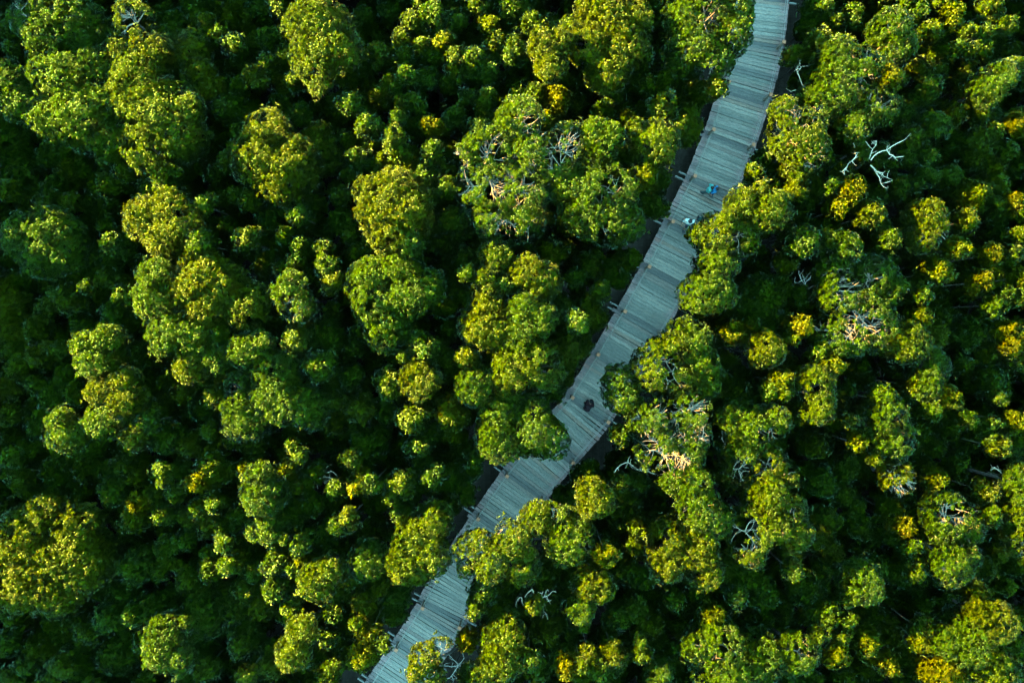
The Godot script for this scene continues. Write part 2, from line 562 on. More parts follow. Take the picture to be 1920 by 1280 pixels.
# ---------------------------------------------------------------- boardwalk
func boardwalk(path: Curve3D) -> void:
	var t := thing("boardwalk", "long weathered plank boardwalk on piles winding through the mangrove forest", "boardwalk", Vector3.ZERO)
	var total := path.get_baked_length()
	var anchor := path.get_closest_offset(Vector3(0.68, 0, 6.83))
	var bay := 2.36
	var shapes := []
	for k in 14:
		var s := Shape.new()
		var left := 1.27 + rng.randf_range(-0.012, 0.012)
		var right := 1.27 + rng.randf_range(-0.012, 0.012)
		if k == 5:
			left += 0.16
		if k == 9:
			right += 0.1
		if k == 12:
			left -= 0.2
		s.box(Vector3(left + right, 0.045, 0.156), Vector3((right - left) / 2, -0.0225, 0), Basis(), 0.007)
		var u := 0.5 + rng.randf_range(-0.03, 0.03)
		var w := rng.randf()
		for q in s.v.size():
			s.uv[q] = Vector2(s.v[q].x / 3.0 + u, (s.v[q].z + s.v[q].y) / 0.6 + w)
		shapes.append(s.mesh())
	var tone_noise := FastNoiseLite.new()
	tone_noise.seed = 21
	tone_noise.frequency = 0.35
	var at := 0.0
	while at < total:
		var chance := rng.randf()
		at += 0.184 if chance < 0.07 else 0.172 if chance < 0.27 else rng.randf_range(0.158, 0.164)
		var p := path.sample_baked(at, true)
		var ahead := (path.sample_baked(minf(at + 0.5, total), true) - path.sample_baked(maxf(at - 0.5, 0), true)).normalized()
		var across := Vector3(-ahead.z, 0, ahead.x)
		if across.x < 0.0:
			across = -across
		var b := Basis(across, UP, across.cross(UP)).rotated(UP, rng.randf_range(-0.006, 0.006))
		var to_bay := fposmod(at - anchor + bay / 2, bay) - bay / 2
		var tone := rng.randi() % 6
		var run := tone_noise.get_noise_1d(at * 3.0)
		var low := rng.randf_range(-0.008, 0.008)
		if absf(to_bay) < 0.17:
			tone = 9 if rng.randf() < 0.5 else 6
			low = -0.018
		elif absf(to_bay) < 0.5 and rng.randf() < 0.35:
			tone = 8
		elif run > 0.36:
			tone = 7 if rng.randf() < 0.6 else 8
		elif run < -0.38:
			tone = 9 if rng.randf() < 0.4 else 6
		elif rng.randf() < 0.09:
			tone = 10
		var turn := Basis(UP, PI) if rng.randf() < 0.3 else Basis()
		var pick := rng.randi() % 14
		if pick in [5, 9, 12] and rng.randf() < 0.88:
			pick = 0
		part("plank", shapes[pick], mats.planks[tone], t, Transform3D(b * turn, Vector3(p.x, DECK + low, p.z) + across * rng.randf_range(-0.006, 0.006)))
	var beam := Shape.new()
	beam.box(Vector3(3.3, 0.13, 0.075), Vector3.ZERO, Basis(), 0.01)
	var beam_mesh := beam.mesh()
	var post := Shape.new()
	post.box(Vector3(1.7, 0.13, 0.13), Vector3(0, -0.12, 0), Basis(Vector3(0, 0, 1), PI / 2), 0.012)
	var post_mesh := post.mesh()
	var cap := Shape.new()
	cap.box(Vector3(0.05, 0.155, 0.155), Vector3.ZERO, Basis(Vector3(0, 0, 1), PI / 2), 0.012)
	var cap_mesh := cap.mesh()
	var pile := Shape.new()
	pile.tube([Vector3(0, -0.6, 0), Vector3(0.01, 0.5, 0), Vector3(0, 1.55, 0)], [0.11, 0.1, 0.09], 8)
	var pile_mesh := pile.mesh()
	var posts := [[], []]
	at = fposmod(anchor, bay)
	while at < total:
		var p := path.sample_baked(at, true)
		var ahead := (path.sample_baked(minf(at + 0.5, total), true) - path.sample_baked(maxf(at - 0.5, 0), true)).normalized()
		var across := Vector3(-ahead.z, 0, ahead.x)
		if across.x < 0.0:
			across = -across
		var b := Basis(across, UP, across.cross(UP))
		for s in [-1.0, 1.0]:
			part("beam", beam_mesh, mats.beam, t, Transform3D(b, Vector3(p.x, DECK - 0.15, p.z) + b.z * s * 0.13 + across * rng.randf_range(-0.08, 0.08)))
		for s in 2:
			var e := -1.0 if s == 0 else 1.0
			var q: Vector3 = Vector3(p.x, DECK, p.z) + across * e * 0.98
			var lean := Basis(b.z, rng.randf_range(-0.05, 0.05)) * b
			part("post", post_mesh, mats.post, t, Transform3D(lean, q))
			part("post_cap", cap_mesh, mats.post_top, t, Transform3D(lean, q + lean * Vector3(0, 0.755, 0)))
			part("pile", pile_mesh, mats.beam, t, Transform3D(b, Vector3(q.x, 0.03, q.z)))
			posts[s].append(q)
		at += bay
	for s in 2:
		for k in posts[s].size() - 1:
			for h in [0.38, 0.68]:
				var r := Shape.new()
				var a: Vector3 = posts[s][k] + UP * h
				var c: Vector3 = posts[s][k + 1] + UP * h
				var pts := []
				for q in 7:
					var f := q / 6.0
					pts.append(a.lerp(c, f) - UP * 0.06 * sin(f * PI))
				r.tube(pts, taper(0.011, 0.011, 7), 5)
				part("rope", r.mesh(), mats.rope, t)
	for e in [-0.85, 0.0, 0.85]:
		for k in posts[0].size() - 1:
			var a: Vector3 = posts[0][k].lerp(posts[1][k], 0.5 + e * 0.5) - UP * 0.28
			var c: Vector3 = posts[0][k + 1].lerp(posts[1][k + 1], 0.5 + e * 0.5) - UP * 0.28
			var s := Shape.new()
			var x := (c - a).normalized()
			s.box(Vector3(a.distance_to(c) - 0.01, 0.12, 0.08), (a + c) / 2, Basis(x, UP, x.cross(UP)), 0.008)
			part("stringer", s.mesh(), mats.beam, t)


# ---------------------------------------------------------------- people
func net(bones: Array, cell: float, k: float, into: Shape) -> void:
	# tapered capsules [a, b, ra, rb], joined with a smooth minimum and meshed as surface nets
	var lo := Vector3.ONE * 1e6
	var hi := -lo
	for b in bones:
		var r: float = maxf(b[2], b[3]) + k + cell * 2
		for e in [b[0], b[1]]:
			lo = lo.min(e - Vector3.ONE * r)
			hi = hi.max(e + Vector3.ONE * r)
	var nx := int((hi.x - lo.x) / cell) + 2
	var ny := int((hi.y - lo.y) / cell) + 2
	var nz := int((hi.z - lo.z) / cell) + 2
	var f := PackedFloat32Array()
	f.resize(nx * ny * nz)
	f.fill(1.0)
	for b in bones:
		var a: Vector3 = b[0]
		var ab: Vector3 = b[1] - a
		var len2 := maxf(ab.length_squared(), 1e-9)
		var r: float = maxf(b[2], b[3]) + k + cell * 2
		var l := ((a.min(b[1]) - Vector3.ONE * r - lo) / cell).floor().max(Vector3.ZERO)
		var h := ((a.max(b[1]) + Vector3.ONE * r - lo) / cell).ceil()
		for z in range(int(l.z), mini(nz, int(h.z) + 1)):
			for y in range(int(l.y), mini(ny, int(h.y) + 1)):
				var row := (z * ny + y) * nx
				for x in range(int(l.x), mini(nx, int(h.x) + 1)):
					var p := lo + Vector3(x, y, z) * cell - a
					var t := clampf(p.dot(ab) / len2, 0.0, 1.0)
					var d := (p - ab * t).length() - lerpf(b[2], b[3], t)
					var o := f[row + x]
					var m := maxf(k - absf(o - d), 0.0) / k
					f[row + x] = minf(o, d) - m * m * k * 0.25
	var step := [0, 1, nx, nx + 1, nx * ny, nx * ny + 1, nx * ny + nx, nx * ny + nx + 1]
	var at := {}
	for z in nz - 1:
		for y in ny - 1:
			for x in nx - 1:
				var i := (z * ny + y) * nx + x
				var inside := 0
				for s in 8:
					if f[i + step[s]] < 0.0:
						inside += 1
				if inside == 0 or inside == 8:
					continue
				var sum := Vector3.ZERO
				var n := 0
				for s in 8:
					for bit in [1, 2, 4]:
						if s & bit == 0:
							var fa := f[i + step[s]]
							var fb := f[i + step[s | bit]]
							if (fa < 0.0) != (fb < 0.0):
								var c := Vector3(s & 1, (s >> 1) & 1, s >> 2)
								var e := Vector3((s | bit) & 1, ((s | bit) >> 1) & 1, (s | bit) >> 2)
								sum += c.lerp(e, fa / (fa - fb))
								n += 1
				at[i] = into.v.size()
				into.v.append(lo + (Vector3(x, y, z) + sum / n) * cell)
				into.n.append(Vector3(f[i + 1] - f[i] + f[i + step[7]] - f[i + step[6]], f[i + nx] - f[i] + f[i + step[7]] - f[i + step[5]], f[i + step[4]] - f[i] + f[i + step[7]] - f[i + step[3]]).normalized())
				into.uv.append(Vector2.ZERO)
	var strides := [1, nx, nx * ny]
	for i in at:
		for axis in 3:
			var s: int = strides[axis]
			if (f[i] < 0.0) != (f[i + s] < 0.0):
				var u: int = strides[(axis + 1) % 3]
				var w: int = strides[(axis + 2) % 3]
				if at.has(i - u) and at.has(i - w) and at.has(i - u - w):
					into.tri(at[i], at[i - u], at[i - u - w])
					into.tri(at[i], at[i - u - w], at[i - w])


func hand(wrist: Vector3, dir: Vector3, palm_side: Vector3, thumb_side: Vector3, into: Shape) -> void:
	var bones := [[wrist - dir * 0.02, wrist + dir * 0.03, 0.024, 0.027]]
	for k in 4:
		var o := (k - 1.5) * 0.019
		var root := wrist + dir * 0.085 - thumb_side * o
		var long: float = [0.072, 0.082, 0.076, 0.06][k]
		var mid := root + dir * long * 0.5 + palm_side * 0.008
		bones.append([wrist + dir * 0.025 - thumb_side * o * 0.8, root, 0.017, 0.012])
		bones.append([root, mid, 0.0098, 0.0088])
		bones.append([mid, mid + (dir * 0.8 + palm_side * 0.6) * long * 0.5, 0.0088, 0.0072])
	var th := wrist + dir * 0.03 + thumb_side * 0.03
	bones.append([th - thumb_side * 0.015, th + (dir * 0.6 + thumb_side * 0.6 + palm_side * 0.3) * 0.045, 0.013, 0.0105])
	bones.append([th + (dir * 0.6 + thumb_side * 0.6 + palm_side * 0.3) * 0.045, th + (dir * 1.25 + thumb_side * 0.75 + palm_side * 0.6) * 0.05, 0.0105, 0.008])
	net(bones, 0.0055, 0.008, into)


func cloth(c: Color) -> StandardMaterial3D:
	var m := plain(c, 0.9, mats.cloth, 3.0)
	m.metallic_specular = 0.08
	return m


func person(label: String, at: Vector3, turn: float, look: Dictionary, height := 1.0) -> void:
	# local axes: x to the person's left, z ahead; crouch 0 stands, 1 squats
	var t := thing("person", label, "person", at, "people on the boardwalk")
	t.rotation.y = turn
	t.scale = Vector3.ONE * height
	var crouch: float = look.get("crouch", 0.0)
	var lean: float = look.get("lean", 0.04)
	var stride: float = look.get("stride", 0.0)
	var hip := Vector3(0, lerpf(0.90, 0.30, crouch), lerpf(0.0, -0.20, crouch))
	var spine := Basis(Vector3.RIGHT, lean)
	var up := func(x: float, y: float, z: float) -> Vector3: return hip + spine * Vector3(x, y - 0.90, z)
	var legs := []
	var arms := []
	for s in [1.0, -1.0]:
		var swing: float = stride * s
		var h := hip + Vector3(0.09 * s, 0.0, 0.0)
		var knee := Vector3(0.10 * s, 0.48, 0.04 + swing * 0.16).lerp(Vector3(0.15 * s, 0.46, 0.22), crouch)
		var ankle := Vector3(0.10 * s, 0.085, swing * 0.32 - 0.02).lerp(Vector3(0.13 * s, 0.085, -0.02), crouch)
		legs.append([h, knee, ankle, ankle + Vector3(0.02 * s, -0.045, 0.15)])
		var sh: Vector3 = up.call(0.175 * s, 1.40, 0.0)
		var elbow: Vector3 = up.call(0.23 * s, 1.13, -0.04 - swing * 0.14)
		var wrist: Vector3 = up.call(0.22 * s, 0.90, 0.08 - swing * 0.22)
		if crouch > 0.0 or look.get("reach", 0.0) == s:
			elbow = up.call(0.25 * s, 1.15, 0.12)
			wrist = up.call(0.15 * s, 1.12, 0.36)
		arms.append([sh, elbow, wrist])
	var body := Shape.new()
	var bones := [[up.call(-0.075, 0.92, 0), up.call(0.075, 0.92, 0), 0.105, 0.105], [up.call(0, 0.95, 0), up.call(0, 1.15, 0.01), 0.115, 0.12], [up.call(-0.065, 1.27, 0), up.call(0.065, 1.27, 0), 0.115, 0.115], [up.call(-0.15, 1.395, 0), up.call(0.15, 1.395, 0), 0.06, 0.06], [up.call(0, 1.38, 0), up.call(0, 1.5, 0.012), 0.058, 0.05]]
	for l in legs:
		bones.append([l[0], l[1], 0.088, 0.055])
		bones.append([l[1], l[2], 0.055, 0.036])
		bones.append([l[2] - Vector3(0, 0.03, 0.03), l[3], 0.042, 0.034])
	for a in arms:
		bones.append([a[0], a[1], 0.052, 0.04])
		bones.append([a[1], a[2], 0.04, 0.026])
	net(bones, 0.021, 0.035, body)
	for s in 2:
		var a: Array = arms[s]
		var d: Vector3 = ((a[2] - a[1]) as Vector3).normalized()
		var inward := Vector3(-1.0 if s == 0 else 1.0, 0, 0)
		inward = (inward - d * inward.dot(d)).normalized()
		hand(a[2], d, inward, d.cross(inward) * (1.0 if (d.cross(inward)).z > 0.0 else -1.0), body)
	var nod := spine * Basis(Vector3.RIGHT, look.get("nod", 0.1))
	var hc: Vector3 = up.call(0, 1.5, 0.012)
	var face := func(x: float, y: float, z: float) -> Vector3: return hc + nod * Vector3(x, y, z)
	net([[face.call(0, 0.10, -0.012), face.call(0, 0.125, 0.006), 0.083, 0.083], [face.call(0, 0.03, 0.045), face.call(0, 0.06, 0.05), 0.042, 0.052], [face.call(0, -0.03, 0), face.call(0, 0.05, 0), 0.05, 0.055], [face.call(0, 0.085, 0.092), face.call(0, 0.058, 0.108), 0.01, 0.015], [face.call(0.083, 0.085, -0.01), face.call(0.086, 0.06, -0.008), 0.016, 0.012], [face.call(-0.083, 0.085, -0.01), face.call(-0.086, 0.06, -0.008), 0.016, 0.012], [face.call(-0.022, 0.025, 0.088), face.call(0.022, 0.025, 0.088), 0.008, 0.008]], 0.008, 0.018, body)
	part("body", body.mesh(), cloth(look.skin), t)
	for s in [1.0, -1.0]:
		var eye := Shape.new()
		net([[face.call(0.033 * s, 0.092, 0.083), face.call(0.033 * s, 0.0921, 0.083), 0.012, 0.012]], 0.005, 0.004, eye)
		part("eye", eye.mesh(), plain(Color(0.05, 0.04, 0.04), 0.3), t)
	var hair := Shape.new()
	net([[face.call(0, 0.125, -0.03), face.call(0, 0.14, 0.0), 0.093, 0.09], [face.call(0, 0.06, -0.05), face.call(0, 0.1, -0.04), 0.07, 0.085], [face.call(0.05, 0.12, 0.0), face.call(-0.05, 0.12, 0.0), 0.055, 0.055]], 0.013, 0.03, hair)
	part("hair", hair.mesh(), cloth(look.hair), t)
	var top := Shape.new()
	var cloth := [[up.call(-0.08, 0.90, 0), up.call(0.08, 0.90, 0), 0.125, 0.125], [up.call(0, 0.95, 0), up.call(0, 1.15, 0.01), 0.138, 0.142], [up.call(-0.07, 1.27, 0), up.call(0.07, 1.27, 0), 0.135, 0.135], [up.call(-0.16, 1.395, 0), up.call(0.16, 1.395, 0), 0.076, 0.076]]
	for a in arms:
		cloth.append([a[0], a[1], 0.072, 0.062] if not look.get("long", false) else [a[0], a[1], 0.07, 0.056])
		if look.get("long", false):
			cloth.append([a[1], a[2] - (a[2] - a[1]) * 0.1, 0.056, 0.042])
	net(cloth, 0.021, 0.035, top)
	part("shirt", top.mesh(), cloth(look.shirt), t)
	var low := Shape.new()
	var pants := [[hip + Vector3(-0.075, 0, 0), hip + Vector3(0.075, 0, 0), 0.122, 0.122]]
	for l in legs:
		pants.append([l[0], l[1], 0.105, 0.078])
		if not look.get("shorts", false):
			pants.append([l[1], l[2] + (l[1] - l[2]) * 0.08, 0.076, 0.058])
	net(pants, 0.021, 0.03, low)
	part("shorts" if look.get("shorts", false) else "trousers", low.mesh(), cloth(look.trousers), t)
	for l in legs:
		var shoe := Shape.new()
		net([[l[2] - Vector3(0, 0.035, 0.045), l[3] + Vector3(0, 0.002, 0.01), 0.052, 0.044]], 0.014, 0.02, shoe)
		for q in shoe.v.size():
			shoe.v[q].y = maxf(shoe.v[q].y, 0.004)
		part("shoe", shoe.mesh(), cloth(look.shoe), t)
	if look.has("bag"):
		var bag := Shape.new()
		net([[up.call(-0.07, 1.05, -0.2), up.call(0.07, 1.05, -0.2), 0.085, 0.085], [up.call(-0.06, 1.3, -0.19), up.call(0.06, 1.3, -0.19), 0.075, 0.075], [up.call(0, 1.05, -0.2), up.call(0, 1.3, -0.19), 0.1, 0.09]], 0.02, 0.04, bag)
		part("backpack", bag.mesh(), cloth(look.bag), t)


# ---------------------------------------------------------------- the place
func mud_bank() -> ArrayMesh:
	var f := FastNoiseLite.new()
	f.seed = 3
	f.frequency = 0.12
	var s := Shape.new()
	var w := 121
	var d := 91
	for z in d:
		for x in w:
			var px := (x - 60) * 2.0
			var pz := (z - 45) * 2.0
			var e := 0.05
			var h := func(a: float, b: float) -> float: return f.get_noise_2d(a, b) * 0.35 + 0.13
			s.v.append(Vector3(px, h.call(px, pz), pz))
			s.n.append(Vector3(h.call(px - e, pz) - h.call(px + e, pz), 2 * e, h.call(px, pz - e) - h.call(px, pz + e)).normalized())
			s.uv.append(Vector2(px, pz) * 0.5)
	for z in d - 1:
		for x in w - 1:
			var a := z * w + x
			s.tri(a, a + 1, a + w)
			s.tri(a + 1, a + w + 1, a + w)
	return s.mesh()


func _ready() -> void:
	rng.seed = 20240611
	var cam := Camera3D.new()
	cam.name = "camera"
	cam.position = Vector3(0, EYE, 0)
	cam.rotation_degrees = Vector3(-90, 0, 0)
	cam.fov = rad_to_deg(2.0 * atan(640.0 / 1371.0))
	cam.far = 400.0
	add_child(cam)
	cam.current = true
	var env := Environment.new()
	var sky := ProceduralSkyMaterial.new()
	sky.sky_top_color = Color(0.42, 0.67, 0.715)
	sky.sky_horizon_color = Color(0.62, 0.80, 0.80)
	sky.sky_curve = 0.2
	sky.ground_bottom_color = Color(0.1, 0.14, 0.12)
	sky.ground_horizon_color = Color(0.4, 0.5, 0.48)
	sky.sun_angle_max = 12.0
	env.background_mode = Environment.BG_SKY
	env.sky = Sky.new()
	env.sky.sky_material = sky
	env.background_energy_multiplier = 0.60
	env.tonemap_mode = Environment.TONE_MAPPER_LINEAR
	env.tonemap_exposure = 62.0
	env.sdfgi_enabled = true
	env.ssao_enabled = true
	env.ssil_enabled = true
	var we := WorldEnvironment.new()
	we.name = "world"
	we.environment = env
	add_child(we)
	var sun := DirectionalLight3D.new()
	sun.name = "sun"
	sun.light_energy = 1.6
	sun.light_color = Color(1.0, 0.76, 0.32)
	sun.light_angular_distance = 0.5
	sun.shadow_enabled = true
	add_child(sun)
	sun.look_at_from_position(Vector3(-0.8885, 0.1478, -0.4344) * 50.0, Vector3.ZERO)

	lumps.frequency = 0.55
	lumps.fractal_octaves = 2
	holes.frequency = 0.36
	holes.fractal_octaves = 2
	make_materials()
	mats.cloth = noise_texture(0.2, Color(0.8, 0.8, 0.8), Color(1, 1, 1), 31)
	structure("ground", mud_bank(), mats.mud)
	var sheet := PlaneMesh.new()
	sheet.size = Vector2(240, 180)
	structure("water", sheet, mats.water)
	var path := Curve3D.new()
	var line := [Vector3(12.13, 0, -20.51), Vector3(12.01, 0, -17.76), Vector3(11.78, 0, -16.19), Vector3(11.41, 0, -13.43), Vector3(10.43, 0, -10.08), Vector3(9.58, 0, -7.88), Vector3(9.23, 0, -7.06), Vector3(6.73, 0, -2.18), Vector3(3.63, 0, 3.08), Vector3(2.43, 0, 4.53), Vector3(0.8, 0, 6.45), Vector3(-2.75, 0, 11.68), Vector3(-3.33, 0, 12.81), Vector3(-4.13, 0, 14.09), Vector3(-6.5, 0, 17.64), Vector3(-8.26, 0, 20.26)]
	for k in line.size():
		var tangent: Vector3 = (line[mini(k + 1, line.size() - 1)] - line[maxi(k - 1, 0)]) / 2.0
		var before: float = (line[k] as Vector3).distance_to(line[maxi(k - 1, 0)])
		var after: float = (line[k] as Vector3).distance_to(line[mini(k + 1, line.size() - 1)])
		tangent = tangent.normalized()
		path.add_point(line[k], -tangent * before / 3.0, tangent * after / 3.0)
	boardwalk(path)

	make_tufts()
	make_young_shapes()
	tall_trees()
	young_trees()
	undergrowth([
		"m -12.31 4.66 8.02 0.54", "m -9.32 4.66 7.33 0.54", "m -8.54 4.73 7.01 0.54", "m -14.91 4.48 8.83 0.54", "m -11.69 4.26 9.28 0.55", "m -14.03 4.58 10.34 0.54", "m -13.01 4.62 9.87 0.54", "m -11.69 4.67 13.14 0.54",
		"m -8.8 4.09 12.45 0.55", "m -9.02 4.12 13.83 0.55", "m -2.09 4.29 6.64 0.55", "m -7.06 4.54 9.66 0.54", "m -4.97 4.18 11.17 0.55", "m -5.19 4.26 11.91 0.55", "m 5.12 4.19 6.9 0.55", "m 6.1 4.33 8.03 0.55",
		"m 5.27 4.68 11.45 0.54", "m 2.64 4.17 10.32 0.55", "m 2.31 4.36 13.42 0.55", "m -1.86 4.28 14.54 0.55", "m 8.01 4.12 11.89 0.55", "m 14.47 4.44 5.54 0.55", "m 14.38 4.31 6.64 0.55", "m 15.01 4.12 7.22 0.55",
		"m 13.67 4.52 7.75 0.54", "m 15.12 4.21 8.06 0.55", "m 13.35 4.19 10.16 0.55", "m 17.82 4.23 11.46 0.55", "m 21.13 4.15 9.31 0.55", "m 21.92 4.35 9.72 0.55", "m 17.1 4.13 13.67 0.55", "y -16.53 4.92 -7.2 0.45",
		"y 2.4 5.22 -13.21 0.44", "o -4.7 5.4 -7.91 0.44", "y 1.07 4.75 -10.67 0.45", "y -2.76 5.39 -6.49 0.44", "y 17.08 4.61 -14.55 0.45", "o 20.97 5.18 -13.38 0.44", "y 12.38 5.25 -10.35 0.44", "o 12.04 5.53 -6.84 0.44",
		"y 21.56 5.1 -5.5 0.44", "y -9.65 5.08 -4.52 0.44", "y -9.1 5.41 -3.28 0.44", "y -8.07 5.07 -3.92 0.45", "o -16.37 5.5 -1.93 0.44", "y -12.04 5.91 -0.29 0.43", "y 4.52 5.6 3.86 0.44", "y 13.08 6.05 -4.23 0.43",
		"y 15.59 6 -4.24 0.43", "o 21.22 5.47 -4.39 0.44", "o 17.01 5.81 -1.91 0.43", "o 17.4 5.78 2.81 0.43", "o 10.73 5.67 2.08 0.44", "o 18.95 5.65 3.26 0.44", "y -16.76 4.62 5.27 0.45", "o -15.47 4.61 6.58 0.45",
		"y -14.45 4.65 6.57 0.45", "y -13.29 5.04 7.02 0.45", "y -12.36 5.67 6.73 0.44", "y -7.27 5.88 7.63 0.43", "y -16.02 5.31 11.52 0.44", "y -20.8 4.77 13.86 0.45", "y -19.61 5.08 14.4 0.45", "y -6.68 5.57 4.89 0.44",
		"y 5.49 4.74 8 0.45", "o 5.46 5.33 13.08 0.44", "o 3.62 5.68 13.75 0.44", "o 19.83 5.89 7.19 0.43", "y 13.93 6.11 10.49 0.43", "o 16.7 5.84 9.56 0.43", "y 12.9 5.42 12.23 0.44", "d -14.32 3.74 -7.55 0.56",
		"d -8.66 3.71 -6.06 0.56", "d -14.53 3.62 -6.63 0.56", "d -20.96 3.33 -9.72 0.56", "d -18.56 3.2 -7.04 0.57", "d -11.67 3.66 -10.1 0.56", "d 2.69 3.6 -10.51 0.56", "d 6.32 4.3 -5.89 0.55", "d 19.65 3.78 -8.8 0.56",
		"d 13.34 3.84 -6.82 0.56", "d -20.99 3.27 3.28 0.57", "d -14.97 4.2 1.56 0.55", "d -7.84 3.85 1.58 0.56", "d -17.07 3.59 -2.76 0.56", "d -21.9 3.34 -2.7 0.56", "d -2.08 4.36 -2 0.55", "d 5.13 4.33 -3.57 0.55",
		"d 3.07 3.94 0.07 0.55", "d 17.48 3.58 -2.29 0.56", "d -15.32 3.61 8.37 0.56", "d -15.31 4.29 9.89 0.55", "d -13.59 3.97 10.93 0.55", "d -12.14 4.09 11.74 0.55", "d -12.71 3.64 11.28 0.56", "d -11.32 3.78 13.04 0.56",
		"d -9.88 3.86 12.06 0.55", "d -20.64 3.2 5.75 0.57", "d -22.56 3.2 5.91 0.57", "d -17.48 4.29 9.27 0.55", "d -18.26 3.74 11.01 0.56", "d 4.72 3.73 7.78 0.56", "d -6.19 3.87 8.3 0.55", "d 5.71 4.34 10.34 0.55",
		"d 6.5 4.28 9.74 0.55", "d 4.65 4.23 6.5 0.55", "d 15.58 3.74 8.96 0.56", "d 22.31 3.68 13.71 0.56", "d 11.87 3.98 11.71 0.55", "d 15.73 4.08 11.98 0.55", "d 12.23 4.27 9.28 0.55", "m -10.51 4.33 -11.97 0.5",
		"m -2.41 4.14 -13.99 0.5", "m -5.28 4.14 -11.19 0.5", "m 5.54 4.87 -12.07 0.49", "m 7.65 4.64 -9.79 0.5", "m 18.67 4.24 -12.55 0.5", "m 20.14 4.84 -12.39 0.49", "m 21.08 4.46 -6.77 0.5", "m 20.69 4.7 -5.8 0.5",
		"m -13.4 4.24 1.87 0.5", "m -2.07 4.53 -3.6 0.5", "m -4.02 4.29 5.1 0.5", "d 13.36 3.4 -14.15 0.52", "d 12.25 4.28 -12.45 0.5", "d 20.56 4.07 -5.61 0.51", "y -9.37 4.51 -11.14 0.41", "y -2.44 4.8 -12.25 0.4",
		"o 0.83 5.07 -13.58 0.4", "o -4.45 5.59 -11.13 0.39", "o -4.85 5.42 -9.32 0.4", "y 19.38 5.08 -13.2 0.4", "y 21.29 5.15 -11.74 0.4", "y -9.03 5.16 -4.05 0.4", "o 19.85 5.64 3.93 0.39", "y 12.78 5.53 0.45 0.39",
		"o -11 5.12 8.05 0.4", "y -5.11 5.66 6.5 0.39", "y 4.54 5.5 5.87 0.4", "o 16.6 5.62 8.66 0.39", "m -12.02 4.21 -8.37 0.46", "m -12.07 4.88 -7.67 0.45", "m -4.8 4.28 -13.15 0.46", "m -3.93 4.44 -12.7 0.45",
		"m -3.48 4.26 -12.39 0.46", "m -5.78 4.84 -12.39 0.45", "m 5.25 4.37 -11.26 0.46", "m 6.53 4.52 -11.36 0.45", "m 14.3 3.79 -14.06 0.46", "m 20.55 4.91 -8.95 0.45", "m 21.22 4.82 -8.14 0.45", "m 11.08 4.9 -6.6 0.45",
		"m -17.29 4.92 -2.65 0.45", "m -21.06 3.77 1.89 0.46", "m -7.62 4.74 2.6 0.45", "m -2.81 4.89 0.69 0.45", "m 3.81 4.72 -2.13 0.45", "m 11.72 4.61 -2.37 0.45", "m 20.02 4.18 -2.24 0.46", "m 18.66 4.25 -1 0.46",
		"m 10.24 4.67 -0.6 0.45", "m 19.03 4.29 3.87 0.46", "m -17.9 3.82 5.72 0.46", "m -14.5 4.2 5.65 0.46", "m -11.77 4.68 7.4 0.45", "m -14.13 4.33 8.64 0.46", "m -13.13 4.32 9.26 0.46", "m -19.74 3.88 13 0.46",
		"m -7.55 4.4 10.94 0.45", "m -7.06 4.88 10.16 0.45", "m 6.94 4.39 13.48 0.45", "m 6.98 4.91 10.99 0.45", "m 7.81 4.6 10.71 0.45", "m 16.34 4.69 8.32 0.45", "m 13.3 4.48 7.6 0.45", "d -12.84 4.29 -7.27 0.46",
		"d -17.8 3.42 -5.96 0.47", "d -10.16 3.71 -10.47 0.46", "d -12.83 3.94 -6.18 0.46", "d -6.6 3.4 -14.55 0.47", "d -4.69 4.46 -12.31 0.45", "d -5.77 4.45 -10.62 0.45", "d -1.16 4.28 -10.21 0.46", "d -7.29 3.84 -8.86 0.46",
		"d 16.04 4.08 -6.46 0.46", "d -10.59 4.08 13.46 0.46", "d 11 4.25 12.15 0.46", "d 12.88 4.18 5.66 0.46", "d 21.86 4.44 11.85 0.45", "y 7.03 5.34 -9.05 0.35", "o 19.98 5.21 -13.07 0.35", "o 18.85 5.34 -12.34 0.35",
		"y 19.26 5.4 -12.24 0.35", "o 13.3 5.88 -6.47 0.35", "y -17.69 5.66 -2.21 0.35", "y -9.12 5.84 4.35 0.35", "r -1.83 6.05 -2.84 0.34", "o 20.83 5.93 -3.59 0.35", "o 20.52 5.84 -2.05 0.35", "o 21.08 5.89 -1.76 0.35",
		"y 20.42 5.34 2.33 0.35", "y 11.72 5.58 -0.14 0.35", "o 11.35 5.79 2.14 0.35", "o 13.94 6.08 3.33 0.34", "o 20.01 5.68 3.34 0.35", "y -14.48 5.87 5.28 0.35", "y -14.36 5.82 5.81 0.35", "o -9.34 5.12 9.71 0.36",
		"y -13.62 5.83 11.7 0.35", "y -6.53 5.21 11.94 0.35", "o -5.4 5.66 12.65 0.35", "o 2.78 6 13.39 0.35", "y 13.36 5.74 10.99 0.35", "o 13.95 5.91 11.44 0.35", "m 5.79 4.76 -10.97 0.4", "d -2.8 4.13 -11.27 0.41",
		"d -6.19 3.87 -8.62 0.42", "y -8.71 6.01 4.65 0.3", "y -21.5 5.19 13 0.31", "o 5.3 5.81 12.36 0.3", "y 15.01 5.84 4.92 0.3", "m -11.84 4.89 -6.3 0.36", "m 1.78 4.27 -13.93 0.37", "m -4.64 4.81 -10.12 0.36",
		"m -2 4.46 -10.62 0.36", "m -1.07 4.54 -10.74 0.36", "m 0.23 4.38 -10.87 0.36", "m 22.07 4.36 -7.41 0.36", "m -12.47 4.82 1.68 0.36", "m 14.86 4.92 3.04 0.36", "d -18.94 4.31 -2.7 0.36", "d -14.46 4.3 9.73 0.36",
		"m -20.23 3.97 -2.18 0.32", "y -4.49 5.83 0.6 0.26", "y -9.4 5.89 8.22 0.26"], path)
	dead_trees()
	people()


